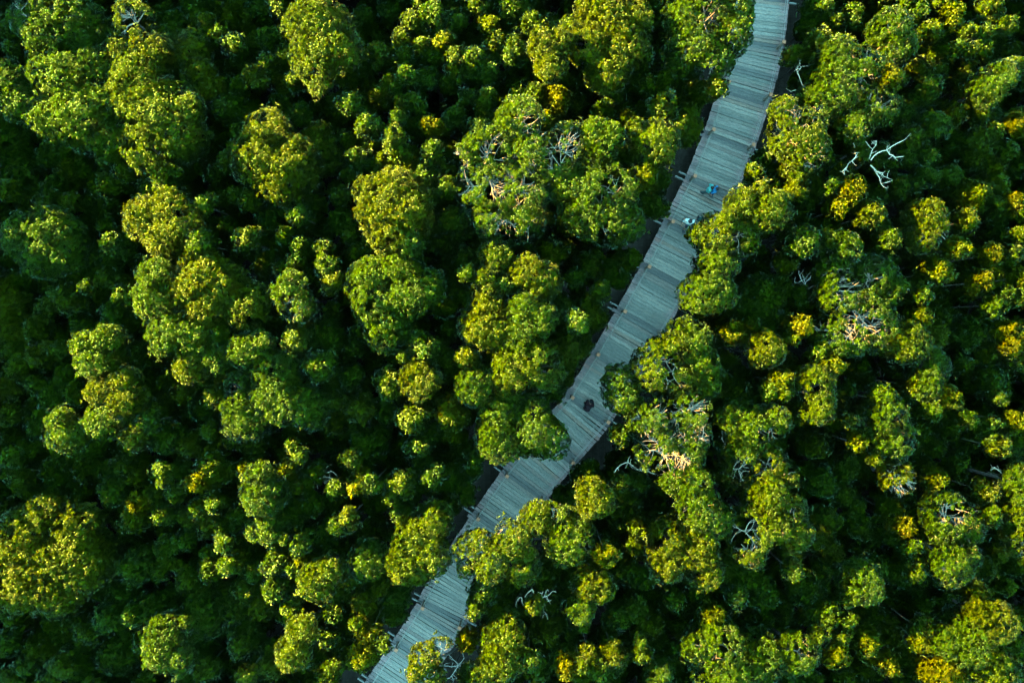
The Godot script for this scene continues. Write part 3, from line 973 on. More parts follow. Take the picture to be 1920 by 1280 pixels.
func deck_at(px: float, py: float) -> Vector3:   # metres from 1920 x 1280 plan coordinates at 40 per metre
	return Vector3((px - 960.0) * 34.3 / 1371.0, DECK + 0.008, (py - 640.0) * 34.3 / 1371.0)


func people() -> void:
	var skin := linear(0.13, 0.075, 0.055)
	var black := linear(0.012, 0.010, 0.012)
	person("person in a cyan shirt and dark trousers walking beside the one in blue", deck_at(1322, 361), 1.1, {"skin": skin, "hair": black, "shirt": linear(0.0279, 0.124, 0.124), "trousers": linear(0.02, 0.035, 0.04), "shoe": linear(0.02, 0.02, 0.025), "stride": 0.6, "nod": 0.2}, 0.74)
	person("person in a bright blue top and short dark shorts beside the cyan shirt", deck_at(1330, 363), 1.2, {"skin": skin, "hair": black, "shirt": linear(0.00868, 0.062, 0.1364), "trousers": linear(0.012, 0.015, 0.03), "shoe": linear(0.02, 0.03, 0.04), "shorts": true, "stride": -0.5, "nod": 0.1, "lean": 0.1}, 0.74)
	person("person in a pale shirt and dark shorts striding along the boardwalk", deck_at(1282, 421), -0.4, {"skin": skin, "hair": black, "shirt": linear(0.2108, 0.248, 0.248), "trousers": linear(0.012, 0.014, 0.03), "shoe": linear(0.015, 0.02, 0.025), "shorts": true, "stride": 0.8, "lean": 0.12}, 0.88)
	person("person in dark teal clothes walking beside the pale shirt, partly under leaves", deck_at(1310, 416), -0.3, {"skin": skin, "hair": black, "shirt": linear(0.01116, 0.0279, 0.02976), "trousers": linear(0.01, 0.014, 0.018), "shoe": linear(0.01, 0.01, 0.012), "long": true, "stride": 0.7, "lean": 0.25, "bag": linear(0.015, 0.04, 0.042)}, 0.84)
	person("black-haired person in dark maroon clothes crouching alone on the lower boardwalk", deck_at(1102, 759), 2.7, {"skin": skin, "hair": linear(0.004, 0.004, 0.005), "shirt": linear(0.00744, 0.00372, 0.00496), "trousers": linear(0.006, 0.007, 0.009), "shoe": linear(0.01, 0.01, 0.01), "crouch": 1.0, "lean": 0.75, "nod": 0.2, "bag": linear(0.009, 0.006, 0.008)}, 0.84)


func dead_trees() -> void:
	dead_tree("twisted bleached dead mangrove with bare white limbs, right of the upper boardwalk", 15.53, -7.8, Vector3(0, 4.5, 0), 0.042, true, [[Vector3(-0.24, 4.96, 0.08), Vector3(0.08, 4.93, -0.24), Vector3(0.49, 4.85, -0.37), Vector3(0.91, 4.93, -0.65), Vector3(1.59, 4.59, -0.98), Vector3(1.7, 4.73, -1.16)], [Vector3(0.49, 4.87, -0.36), Vector3(0.56, 4.95, -0.17), Vector3(0.95, 4.7, -0.1), Vector3(1.25, 4.79, -0.12)], [Vector3(-0.3, 4.92, 0.03), Vector3(-0.05, 4.73, -0.44), Vector3(-0.23, 4.63, -0.73), Vector3(-0.5, 4.8, -0.92)], [Vector3(0.01, 4.61, -0.47), Vector3(-0.03, 4.99, -0.56), Vector3(0.21, 4.58, -0.86)], [Vector3(0.66, 4.54, -0.45), Vector3(0.68, 4.56, -0.54)], [Vector3(-0.3, 5.08, 0.33), Vector3(0.13, 4.74, 0.52), Vector3(0.43, 4.6, 0.61), Vector3(0.69, 4.51, 0.72)], [Vector3(0.08, 4.61, 0.37), Vector3(0.18, 4.87, 0.81), Vector3(0.28, 4.8, 1.06), Vector3(0.53, 4.79, 1.24)], [Vector3(0.04, 4.94, 0.56), Vector3(0.47, 4.57, 0.53), Vector3(0.43, 4.83, 0.54)], [Vector3(0.35, 4.67, 1), Vector3(0.39, 4.89, 1.03)]])
	dead_tree("pair of bleached dead limbs reaching down from the tall yellow deckside tree", 14.63, -8.12, Vector3(0, 4.9, 0), 0.042, true, [[Vector3(-0.66, 5.3, -0.76), Vector3(-0.55, 5.39, -0.47), Vector3(-0.12, 5.02, -0.35), Vector3(0, 4.9, 0)], [Vector3(-0.2, 5.47, 0.34), Vector3(-0.36, 5.45, 0.55), Vector3(-0.37, 4.99, 0.67), Vector3(-0.47, 5, 0.86), Vector3(-0.45, 4.93, 1.03)], [Vector3(-0.35, 4.95, 0.69), Vector3(-0.7, 5.31, 0.97), Vector3(-0.77, 5.29, 0.98)], [Vector3(0, 4.9, 0), Vector3(-0.17, 5.43, 0.32)]])
	dead_tree("small bleached forked snag beside the upper right deck edge", 12.76, -11.13, Vector3(0, 4.1, 0), 0.036, true, [[Vector3(-0.34, 4.48, -0.37), Vector3(-0.34, 4.28, -0.63), Vector3(-0.33, 4.15, -0.9)], [Vector3(-0.27, 4.19, -0.63), Vector3(-0.28, 4.5, -0.67), Vector3(-0.08, 4.21, -0.88)], [Vector3(-0.04, 4.4, 0.1), Vector3(-0.4, 4.42, 0.23), Vector3(-0.56, 4.17, 0.23)], [Vector3(-0.01, 4.31, 0.5), Vector3(-0.14, 4.29, 0.69), Vector3(-0.31, 4.49, 0.89)], [Vector3(-0.29, 4.35, -0.41), Vector3(0, 4.1, 0), Vector3(-0.15, 4.66, 0.62)]])
	dead_tree("leafless grey twig tree at the left of the great pale-branched right tree", 12.91, -1.85, Vector3(0, 4.3, 0), 0.035, false, [[Vector3(0, 4.3, 0), Vector3(-0.28, 4.81, -0.35), Vector3(-0.29, 4.65, -0.67), Vector3(-0.27, 4.29, -1.08)], [Vector3(-0.2, 4.6, -0.37), Vector3(-0.46, 4.58, -0.41), Vector3(-0.85, 4.71, -0.36)], [Vector3(-0.21, 4.54, -0.52), Vector3(-0.61, 4.67, -0.67), Vector3(-0.83, 4.55, -0.75)], [Vector3(-0.21, 4.45, -0.68), Vector3(-0.1, 4.74, -0.89), Vector3(0.19, 4.31, -1.2)], [Vector3(-0.28, 4.8, -0.35), Vector3(0.09, 4.45, -0.53), Vector3(0.29, 4.35, -0.58)], [Vector3(-0.13, 4.51, -0.22), Vector3(-0.09, 4.81, -0.01), Vector3(0.03, 4.89, -0.12)], [Vector3(-0.18, 4.35, -0.61), Vector3(-0.48, 4.53, -0.98), Vector3(-0.5, 4.49, -1.22)]])
	dead_tree("small star of bare white twigs in the lower left half", -8.44, 6.06, Vector3(0, 3.5, 0), 0.03, true, [[Vector3(0, 3.5, 0), Vector3(-0.14, 3.71, -0.16), Vector3(-0.23, 3.83, -0.38)], [Vector3(0, 3.5, 0), Vector3(0.1, 4.03, -0.33), Vector3(-0.06, 3.72, -0.41)], [Vector3(0, 3.5, 0), Vector3(0.26, 3.75, -0.24), Vector3(0.42, 3.69, -0.33)], [Vector3(0, 3.5, 0), Vector3(0.37, 3.86, -0.07), Vector3(0.49, 3.64, -0)], [Vector3(0, 3.5, 0), Vector3(0.12, 3.66, 0.13), Vector3(0.28, 4, 0.18)], [Vector3(0, 3.5, 0), Vector3(-0.1, 4.01, -0.02), Vector3(-0.29, 3.9, 0.12)], [Vector3(0, 3.5, 0), Vector3(0.22, 3.82, -0.18), Vector3(0.23, 3.79, -0.41)]])
	dead_tree("bleached forked snag right of the lower boardwalk, with fine twigs at its right", 0.88, 10.71, Vector3(0, 4.5, 0), 0.035, true, [[Vector3(0, 4.5, 0), Vector3(-0.27, 4.64, 0.18), Vector3(-0.45, 5.01, 0.18), Vector3(-0.62, 4.55, 0.35)], [Vector3(-0.44, 4.66, 0.3), Vector3(-0.44, 4.67, 0.52), Vector3(-0.37, 4.96, 0.62)], [Vector3(0, 4.5, 0), Vector3(0.07, 4.79, 0.21), Vector3(0.21, 5, 0.36)], [Vector3(0.22, 4.68, 0.48), Vector3(0.45, 4.79, 0.24), Vector3(0.68, 4.8, 0.16), Vector3(0.86, 4.89, -0.06)], [Vector3(0.22, 4.94, 0.38), Vector3(0.56, 4.85, 0.41), Vector3(0.84, 4.67, 0.4)], [Vector3(0.22, 4.72, 0.46), Vector3(0.38, 4.65, 0.25), Vector3(0.44, 5, -0.09)], [Vector3(0.22, 4.89, 0.4), Vector3(0.37, 4.88, 0.67), Vector3(0.54, 4.55, 1)], [Vector3(0.22, 4.78, 0.44), Vector3(0.03, 4.95, 0.42), Vector3(-0.05, 4.84, 0.52)], [Vector3(0.46, 4.62, 0.3), Vector3(0.56, 4.79, 0.05), Vector3(0.63, 4.99, -0.17)], [Vector3(0.57, 4.65, 0.49), Vector3(0.73, 4.59, 0.62), Vector3(0.81, 4.64, 0.56)]])
	dead_tree("arched bleached snag right of the middle boardwalk, below the bare-branched giant", 5.45, 5.59, Vector3(0, 4.1, 0), 0.04, true, [[Vector3(-1.02, 4.45, 0.08), Vector3(-0.88, 4.55, -0.15), Vector3(-0.6, 4.23, -0.27), Vector3(-0.38, 4.26, -0.31), Vector3(-0.2, 4.34, -0.2)], [Vector3(-0.58, 4.32, -0.29), Vector3(-0.43, 4.44, -0.37)], [Vector3(0.12, 4.3, 0.04), Vector3(0.42, 4.34, -0), Vector3(0.77, 4.22, 0.18)], [Vector3(0.13, 4.7, -0.04), Vector3(0.09, 4.56, 0.19)], [Vector3(0.28, 4.25, 0.04), Vector3(0.27, 4.65, 0.25)], [Vector3(0.4, 4.23, 0.02), Vector3(0.46, 4.36, -0.06)], [Vector3(-0.26, 4.71, -0.26), Vector3(0, 4.1, 0), Vector3(0.07, 4.59, -0.01)], [Vector3(-0.08, 4.36, 0.65), Vector3(-0.11, 4.22, 0.83)], [Vector3(0.08, 4.54, -0), Vector3(0.02, 4.23, 0.44), Vector3(-0.06, 4.25, 0.67)]])
	dead_tree("bleached forked snag near the right edge, above the bare right-edge tree", 21.67, 5.91, Vector3(0, 4.5, 0), 0.036, true, [[Vector3(-0.94, 4.7, -0.51), Vector3(-0.59, 4.57, -0.28), Vector3(-0.43, 4.82, -0.1)], [Vector3(-0.56, 5.01, -0.13), Vector3(-0.59, 4.95, 0.07), Vector3(-0.59, 4.83, 0.21)], [Vector3(-0.51, 4.93, -0.12), Vector3(-0.26, 4.88, -0.09), Vector3(0.1, 4.68, -0.11)], [Vector3(-1.01, 4.81, -0.53), Vector3(-1.09, 4.69, -0.38)]])
	dead_tree("leafless grey twig tree by the right deck edge near the bottom edge", -2.61, 15.15, Vector3(0, 2.5, 0), 0.03, false, [[Vector3(0.04, 3.01, -0.27), Vector3(0.2, 3.06, -0.53), Vector3(0.51, 2.77, -0.53), Vector3(0.83, 2.8, -0.62)], [Vector3(0.2, 2.98, -0.5), Vector3(-0.14, 2.82, -0.35), Vector3(-0.51, 2.68, -0.32)], [Vector3(0.2, 2.96, -0.49), Vector3(-0.04, 3.01, -0.75), Vector3(-0.29, 2.91, -0.95)], [Vector3(0.2, 2.95, -0.49), Vector3(0.44, 2.97, -0.82), Vector3(0.35, 2.85, -1.01)], [Vector3(0.51, 2.88, -0.57), Vector3(0.59, 2.79, -0.29)], [Vector3(0.02, 2.8, -0.18), Vector3(-0.21, 2.91, 0.1), Vector3(-0.52, 2.6, 0.36)], [Vector3(-0.14, 2.82, 0.06), Vector3(-0.04, 2.97, 0.23)], [Vector3(0.04, 3, -0.27), Vector3(0.27, 2.92, 0.01), Vector3(0.42, 2.69, 0.36)]])


func tall_trees() -> void:
	tall_tree("sparse grey-branched mangrove filling the top left corner of the forest", "g", 0.45, -19.28, -13.44, [Vector4(-0.07, 4.88, -0.68, 1.28), Vector4(-0.19, 5.05, 0.53, 1.1), Vector4(0.81, 4.96, 0.18, 1.19), Vector4(-1.12, 5.24, -0.22, 0.76), Vector4(-0.57, 5.4, 1.34, 0.5)])
	tall_tree("broad lumpy mangrove with glowing yellow left rim, below the grey-branched corner tree", "y", 0, -18.13, -9.99, [Vector4(-0.78, 4.86, -1.02, 1.53), Vector4(-1.07, 5.14, 0.66, 1.05), Vector4(0.12, 4.97, 0.53, 1.44), Vector4(0.74, 5.28, -1.47, 0.88), Vector4(1.24, 5.09, 1.55, 1.01), Vector4(1.09, 5.37, 0.13, 0.92)])
	tall_tree("long lumpy green mangrove joined to the right side of the yellow-rimmed one", "y", 0.1, -14.97, -9.47, [Vector4(-0.83, 5.14, -1.44, 1.26), Vector4(0.03, 5.22, -0.14, 1.51), Vector4(0.92, 5.36, 0.8, 1.21), Vector4(1.46, 5.73, -0.13, 0.74), Vector4(-0.15, 5.32, 1.46, 1.09), Vector4(-1.06, 5.58, -0.32, 0.83)])
	tall_tree("small-domed mangrove with yellow knob on its top, above the long lumpy tree", "g", 0, -15.76, -12.08, [Vector4(0.58, 5.19, 0.05, 0.84), Vector4(-0.9, 5.23, -0.08, 0.67)])
	tall_tree("dull green three-lobed mangrove in shade, right of the long lumpy tree", "d", 0, -13.48, -11.76, [Vector4(-0.34, 4.34, -0.83, 0.78), Vector4(-0.02, 4.55, 0.25, 0.69), Vector4(0.45, 4.38, 0.8, 0.69)])
	tall_tree("tall oval mangrove with its whole left face yellow, near the top edge", "y", 0.2, -7.91, -12.44, [Vector4(-0.21, 5.19, -0.86, 1.26), Vector4(-0.24, 5.36, 0.56, 1.09), Vector4(0.76, 5.46, 0.37, 0.92), Vector4(-0.09, 5.65, 1.63, 0.5)])
	tall_tree("round green mangrove with a yellow streak down its middle, below the tall oval one", "g", 0.1, -10.02, -7.69, [Vector4(-0.41, 4.99, -1.08, 1.1), Vector4(-0.58, 4.96, -0.03, 1.27), Vector4(0.64, 4.98, 0.2, 1.27), Vector4(0.39, 5.15, 1, 1.01)])
	tall_tree("shaded green mangrove with one yellow tip, tucked against the yellow-streaked dome", "d", 0, -8.52, -8.52, [Vector4(-0.03, 3.84, 0.13, 1.05), Vector4(0.15, 4.21, -0.63, 0.48)])
	tall_tree("mangrove cut by the left picture edge, yellow on its upper half", "y", 0, -20.83, -10.43, [Vector4(-0.23, 5.61, -0.54, 0.66), Vector4(0.23, 5.52, 0.54, 0.67)])
	tall_tree("plain green mangrove cut by the left edge, below the yellow one there", "d", 0, -22.65, -9.15, [Vector4(0.04, 3.24, 0.2, 0.98), Vector4(-0.07, 3.43, -0.38, 0.71)])
	tall_tree("thin sparse mangrove with a yellow patch, right of the grey-branched corner tree", "g", 0.4, -15.95, -13.5, [Vector4(0.04, 5.24, 0.07, 0.84), Vector4(-0.12, 5.49, -0.19, 0.5)])
	tall_tree("tall lumpy mangrove at the top edge, yellow patches over a deep green lower side", "y", 0.1, 4.06, -12.81, [Vector4(-0.14, 5.14, -0.89, 1.18), Vector4(-0.76, 5.27, 0.37, 1.01), Vector4(0.45, 5.22, 0.27, 1.09), Vector4(0, 5.18, 1.31, 1.01), Vector4(1.03, 5.34, -0.57, 0.84), Vector4(-0.86, 5.48, -1.18, 0.58)])
	tall_tree("narrow yellow mangrove forming a ridge left of the top-edge lumpy tree", "y", 0, 1.53, -11.96, [Vector4(-0.28, 5.81, -0.27, 0.66), Vector4(0.46, 5.88, -0.46, 0.49), Vector4(0.02, 5.76, 0.52, 0.66)])
	tall_tree("largest central mangrove, yellow leaves over many bare pale branches", "y", 1, 0.1, -7.05, [Vector4(0.2, 5.37, -1.99, 1.09), Vector4(-0.92, 5.33, -0.8, 1.26), Vector4(0.65, 5.38, -0.71, 1.25), Vector4(-1.3, 5.28, 0.53, 1.26), Vector4(0.05, 5.41, 0.78, 1.34), Vector4(2.14, 5.37, -1.09, 1), Vector4(-2.02, 5.77, -0.62, 0.58), Vector4(0.2, 5.39, 1.9, 1.09), Vector4(1.68, 5.59, -0.07, 0.83), Vector4(-0.84, 5.51, 1.92, 0.92)])
	tall_tree("half yellow, half green dome joined to the right of the pale-branched central giant", "y", 0.4, 3.59, -5.83, [Vector4(-1.14, 5.51, -0.64, 0.92), Vector4(-0.3, 5.35, -0.67, 1.17), Vector4(0.65, 5.48, -0.42, 1), Vector4(-0.68, 5.44, 0.46, 1), Vector4(0.44, 5.4, 0.61, 1.17), Vector4(1.16, 5.54, 0.85, 0.83)])
	tall_tree("heart-shaped mangrove with yellow upper left side, right of the central giant", "y", 0, 3.75, -8.43, [Vector4(-0.26, 5.63, -0.24, 0.71), Vector4(0.38, 5.83, -0.11, 0.58), Vector4(0.02, 5.74, 0.46, 0.58)])
	tall_tree("flat-topped green mangrove with a small yellow side lobe, near the boardwalk edge", "g", 0, 5.84, -8.39, [Vector4(0.14, 5.39, 0.1, 1), Vector4(-0.66, 5.7, -0.48, 0.46)])
	tall_tree("yellow-crested dome with dark green skirt, left of the central giant", "y", 0.1, -4.99, -5.42, [Vector4(-0.12, 5.67, -0.65, 1.08), Vector4(-0.46, 5.81, 0.11, 0.91), Vector4(0.61, 5.55, 0.07, 1.16), Vector4(0.11, 5.71, 0.91, 0.99), Vector4(-0.97, 5.86, -0.76, 0.66)])
	tall_tree("big sparse mangrove leaning over the boardwalk at the top edge", "g", 0.6, 8.39, -13.23, [Vector4(-0.43, 4.93, -0.56, 1.44), Vector4(0.76, 5, -0.91, 1.19), Vector4(-0.83, 5.03, 0.84, 1.18), Vector4(0.04, 5.28, 1.32, 0.88), Vector4(0.86, 5.3, 0.36, 0.88), Vector4(1.24, 5.52, -0.22, 0.5)])
	tall_tree("tall yellow mangrove with grey twigs in its middle, right of the upper boardwalk", "y", 0.7, 14.08, -10.51, [Vector4(-0.36, 5.27, -1.11, 1.09), Vector4(-0.53, 5.3, 0.18, 1.17), Vector4(0.55, 5.41, -0.68, 1), Vector4(0.94, 5.37, 0.65, 1), Vector4(0.19, 5.54, 1.44, 0.75), Vector4(-1.32, 5.6, 0.87, 0.58)])
	tall_tree("yellow mangrove with pinkish bare centre, touching the right edge of the boardwalk", "y", 0.9, 11.78, -8.47, [Vector4(-0.09, 5.66, -0.12, 1.16), Vector4(-0.58, 5.98, -0.98, 0.57), Vector4(0.38, 5.78, 0.58, 0.91)])
	tall_tree("thin grey-green mangrove in the upper right, above the dead white tree", "g", 0.6, 16.11, -12.84, [Vector4(-0.13, 5.24, -0.29, 0.84), Vector4(0.13, 5.17, 0.29, 0.84)])
	tall_tree("low mangrove spilling over the right deck edge beside the four walkers, yellow left side", "y", 0.2, 10.36, -5.3, [Vector4(-0.89, 5.92, -0.35, 0.66), Vector4(0.16, 5.85, -0.07, 0.91), Vector4(-1.51, 6.04, 0.33, 0.49), Vector4(0.63, 5.99, -0.48, 0.49)])
	tall_tree("sparse grey-green mangrove covering the right deck edge below the walkers", "g", 0.4, 9.67, -3.96, [Vector4(-1.08, 5.41, -0.44, 0.92), Vector4(-0.11, 5.39, -0.37, 0.84), Vector4(-1.88, 5.61, -0.48, 0.5)])
	tall_tree("round yellow-speckled mangrove with branches showing, high on the right", "y", 0.3, 17.3, -4.77, [Vector4(-0, 5.57, -0.43, 0.75), Vector4(-0.18, 5.62, 0.4, 0.66), Vector4(0.24, 5.78, 0.2, 0.58)])
	tall_tree("green dome with one yellow side lobe near the upper right corner", "g", 0, 20.26, -10.86, [Vector4(0.29, 5.36, -0.27, 0.67), Vector4(-0.23, 5.24, 0.21, 0.76)])
	tall_tree("round deep-green dome with thin yellow left rim, alone near the left edge", "g", 0, -19.73, -4.1, [Vector4(-0.72, 5.06, -0.42, 1.01), Vector4(0.22, 5, -0.28, 1.27), Vector4(0.07, 5.25, 0.58, 0.92), Vector4(-0.68, 5.35, 0.22, 0.67), Vector4(0.91, 5.26, 0.43, 0.84)])
	tall_tree("neat round dome with yellow left side, right of the lone left dome", "g", 0.1, -14.51, -5.04, [Vector4(-0.79, 5.4, -0.18, 0.92), Vector4(0.2, 5.45, -0.47, 0.92), Vector4(0.03, 5.41, 0.56, 0.92), Vector4(0.86, 5.59, 0.14, 0.75)])
	tall_tree("great smooth mangrove dome, yellow crest and long dark right side, left of centre", "y", 0, -12.43, -2.07, [Vector4(-0.38, 5.48, -0.83, 1.08), Vector4(-0.95, 5.54, -0.08, 1), Vector4(0.29, 5.47, -0.09, 1.17), Vector4(-0.26, 5.59, 0.59, 1), Vector4(1.25, 5.45, 0.58, 1)])
	tall_tree("yellow-green mangrove pressed against the left side of the great left dome", "y", 0, -14.76, -2.12, [Vector4(0.02, 5.79, -0.53, 0.74), Vector4(-0.02, 5.7, 0.35, 0.91)])
	tall_tree("mangrove with yellow left half and dark right half, below the yellow side mangrove", "y", 0, -13.8, -0.2, [Vector4(-0.31, 5.71, -0.17, 0.91), Vector4(0.5, 5.7, 0.06, 0.91), Vector4(-0.47, 5.99, 0.28, 0.57)])
	tall_tree("small round mangrove lit on its left, directly below the low lit mangrove", "y", 0, -13.34, 1.04, [Vector4(0, 5.79, 0, 0.7)])
	tall_tree("two bright yellow knobs of one mangrove, right of the low lit mangrove", "y", 0, -11.27, 0.43, [Vector4(0.3, 5.83, -0.06, 0.78), Vector4(-1.03, 5.81, 0.31, 0.62), Vector4(0.86, 5.94, -0.35, 0.49)])
	tall_tree("long mangrove of yellow knobs running down beside a green flank, left of centre", "y", 0.1, -10.04, 2.44, [Vector4(-1.34, 5.7, -0.59, 0.54), Vector4(-1.04, 5.31, 0.63, 1.09), Vector4(-0.12, 5.82, -0.08, 0.66), Vector4(0.13, 5.45, -1.02, 1), Vector4(0.47, 5.58, 0.24, 0.91), Vector4(1.37, 5.36, 0.33, 0.92)])
	tall_tree("two-horned green mangrove with yellow upper edge, left part of the forest", "y", 0, -17.2, 0.38, [Vector4(-0.46, 5.59, -0.23, 0.66), Vector4(0.33, 5.53, -0.38, 0.75), Vector4(0.02, 5.38, 0.37, 0.92)])
	tall_tree("mangrove of three knobs, two yellow one green, below the two-horned one", "y", 0, -16.33, 2.1, [Vector4(-0.75, 5.69, -0.02, 0.58), Vector4(0.21, 5.7, -0.39, 0.62), Vector4(0.31, 5.59, 0.28, 0.75)])
	tall_tree("single yellow-capped mangrove below the three-knob mangrove", "y", 0, -17.06, 3.34, [Vector4(0, 5.6, 0, 0.83)])
	tall_tree("upright mangrove, yellow left strip, below left of the yellow-capped one", "y", 0, -18.36, 3.72, [Vector4(-0.22, 5.9, -0.48, 0.49), Vector4(0.09, 5.79, 0.19, 0.78)])
	tall_tree("wide dark green mangrove cut by the left edge, halfway down", "d", 0, -22.54, -1.36, [Vector4(-0.09, 3.32, 0.02, 1.07), Vector4(-0.09, 3.44, -1.09, 0.71), Vector4(0.29, 3.41, 1.05, 0.71)])
	tall_tree("open-twigged yellow mangrove with grey stems, right of the great left dome", "y", 0.6, -8.98, -1.87, [Vector4(-0.13, 5.86, -0.32, 0.74), Vector4(0.17, 5.89, 0.41, 0.66)])
	tall_tree("wide yellow-speckled dome with a trailing lower lobe, left of centre", "y", 0.1, -4.98, -1.98, [Vector4(-0.85, 5.36, -0.56, 1.09), Vector4(0.28, 5.39, -0.93, 1), Vector4(0.52, 5.51, 0.05, 1.08), Vector4(-0.67, 5.49, 0.35, 1), Vector4(-0.19, 5.29, 1.39, 1.01), Vector4(1.41, 5.46, -0.32, 0.83)])
	tall_tree("smooth pale yellow-green dome at the very centre of the forest", "y", 0, -1.01, -0.73, [Vector4(-0.03, 5.64, -0.67, 0.75), Vector4(-0.26, 5.59, 0.15, 0.91), Vector4(0.41, 5.68, 0.45, 0.75)])
	tall_tree("dome split into yellow left and green right, touching the smooth centre dome", "y", 0, 0.64, -0.92, [Vector4(-0.2, 5.9, -0.39, 0.74), Vector4(-0.27, 5.96, 0.42, 0.74), Vector4(0.46, 5.94, -0.02, 0.74)])
	tall_tree("big dome with mottled yellow left and deep green right, left of the crouched person", "y", 0.1, 0.59, 0.96, [Vector4(-0.45, 5.72, -0.58, 0.91), Vector4(-0.59, 5.59, 0.31, 1), Vector4(0.44, 5.63, -0.06, 1.08), Vector4(0.81, 5.77, 0.45, 0.74)])
	tall_tree("big dome touching the left deck edge, left third yellow, rest deep green", "y", 0, 0.36, 3.68, [Vector4(-0.73, 5.4, -0.68, 0.92), Vector4(-0.81, 5.34, 0.37, 1.01), Vector4(0.39, 5.25, -0.07, 1.18), Vector4(1.06, 5.4, 0.36, 0.92)])
	tall_tree("shiny mangrove, yellow left and green right, above the split centre dome", "y", 0, 0.92, -2.66, [Vector4(-0.33, 5.84, -0.2, 0.74), Vector4(0.26, 5.76, 0.16, 0.83)])
	tall_tree("upright yellowish mangrove left of the shiny split knob", "y", 0.2, -0.82, -3.04, [Vector4(0.16, 5.8, -0.42, 0.66), Vector4(-0.21, 5.91, 0.55, 0.58)])
	tall_tree("heavy knob with yellow left side, between big centre dome and its left neighbours", "y", 0, -1.48, 1.93, [Vector4(0, 5.69, 0, 0.83)])
	tall_tree("round knob paired with a brighter one, left of the heavy yellow knob", "y", 0, -3.86, 1.56, [Vector4(0, 5.6, -0, 0.83)])
	tall_tree("yellow mangrove rising on the right bank, just above the bare-branched giant", "y", 0.5, 6.81, 1.23, [Vector4(-0.7, 5.45, -0.18, 1.08), Vector4(-0.22, 5.63, -0.85, 0.75), Vector4(0.01, 5.61, 0.19, 0.83)])
	tall_tree("yellow mangrove with fans of bare cream branches, right of the middle boardwalk", "y", 1.2, 6.72, 4.06, [Vector4(-1.05, 5.65, -0.84, 0.95), Vector4(0.61, 5.67, -1.07, 0.99), Vector4(-0.52, 5.74, 0.37, 0.99), Vector4(0.45, 5.87, 0.57, 0.86), Vector4(0.05, 5.7, 1.48, 0.87), Vector4(0.79, 5.84, -0.16, 0.78)])
	tall_tree("green mangrove behind the right-bank yellow tree, near the deck bend", "g", 0.1, 7.75, 0.78, [Vector4(-0.32, 5.22, -0.78, 1.01), Vector4(0.17, 5.36, 0.26, 0.92), Vector4(0.31, 5.4, 1.01, 0.75)])
	tall_tree("grey-green twiggy mangrove hanging over the right deck edge by the crouched person", "g", 0.3, 5.91, 2.76, [Vector4(-1.35, 5.39, -1.11, 0.75), Vector4(-1.3, 5.56, -0.37, 0.67)])
	tall_tree("dome with dark green top and yellow lower left, right edge of the middle deck", "g", 0.1, 8.78, -2.23, [Vector4(-0.27, 5.39, -0.9, 0.92), Vector4(-0.79, 5.39, 0.15, 0.92), Vector4(-0.17, 5.58, 0.23, 0.75)])
	tall_tree("great yellow mangrove with pale branch bundles, middle of the right side", "y", 1, 14.47, -1.5, [Vector4(-0.84, 5.13, -1.58, 0.93), Vector4(-0.71, 5.35, -0.44, 1), Vector4(0.62, 5.21, -1.12, 1.01), Vector4(0.19, 5.33, 0.31, 1.09), Vector4(-0.84, 5.13, 1.13, 1.01), Vector4(0.83, 5.24, 0.9, 1.01), Vector4(-0.14, 5.41, 1.43, 0.75), Vector4(1.5, 5.41, -0.66, 0.67)])
	tall_tree("round olive mangrove at the lower right of the great pale-branched right tree", "g", 0, 16.5, 0.08, [Vector4(0, 5.39, 0, 0.88)])
	tall_tree("green double mangrove with yellow specks, below the olive round mangrove", "g", 0.1, 17.45, 1.35, [Vector4(0.09, 5.14, -0.29, 0.84), Vector4(-0.15, 5.3, 0.46, 0.67)])
	tall_tree("bright yellow dome with green right skirt, lower middle of the right side", "y", 0.1, 15.65, 3.69, [Vector4(-0.23, 5.9, -0.46, 0.74), Vector4(0.15, 5.73, 0.3, 0.91)])
	tall_tree("sprawling sparse olive mangrove right of the bare-branched giant", "g", 0.4, 9.94, 3.81, [Vector4(0.1, 5.3, -0.13, 1.17), Vector4(0.91, 5.52, -0.38, 0.75), Vector4(-0.29, 5.33, 0.62, 1.01), Vector4(-0.8, 5.53, -0.53, 0.67)])
	tall_tree("speckled upright mangrove between the sprawling olive tree and the dark gap", "y", 0.1, 12.58, 2.17, [Vector4(-0.06, 5.81, -0.4, 0.78), Vector4(0.09, 5.8, 0.56, 0.66)])
	tall_tree("dull green mangrove right of the two-tone deck dome", "d", 0, 10.8, -1.86, [Vector4(0, 4.16, 0, 1.04)])
	tall_tree("lone lit round mangrove left of the great pale-branched right tree", "y", 0, 10.66, 0.38, [Vector4(0, 5.43, 0, 0.79)])
	tall_tree("huge dark dome with yellow upper left rim, lower left corner of the forest", "g", 0, -19.79, 9.26, [Vector4(-0.58, 4.84, -0.83, 1.45), Vector4(0.91, 4.79, -0.13, 1.62), Vector4(-0.78, 4.77, 0.79, 1.54), Vector4(1.31, 5.07, -1.2, 1.1), Vector4(-1.24, 4.98, 0.27, 1.27), Vector4(0.8, 5.1, 1.28, 1.01), Vector4(0.13, 5.35, -2.09, 0.67), Vector4(-1.67, 5.13, 0.67, 0.93), Vector4(1.91, 5.2, 0.35, 0.93)])
	tall_tree("lit mangrove of two stacked knobs in the lower left half", "y", 0, -10.36, 6.12, [Vector4(0.02, 5.73, 0.22, 0.91), Vector4(-0.05, 5.96, -0.56, 0.57)])
	tall_tree("dull green mangrove with a yellow nib, lower left half", "d", 0, -13.79, 12.07, [Vector4(0.26, 4.29, -0.17, 0.95), Vector4(-0.39, 4.38, 0.26, 0.78)])
	tall_tree("round shadowed mangrove near the bottom left", "d", 0, -17.35, 13.76, [Vector4(0, 3.37, 0, 1.02)])
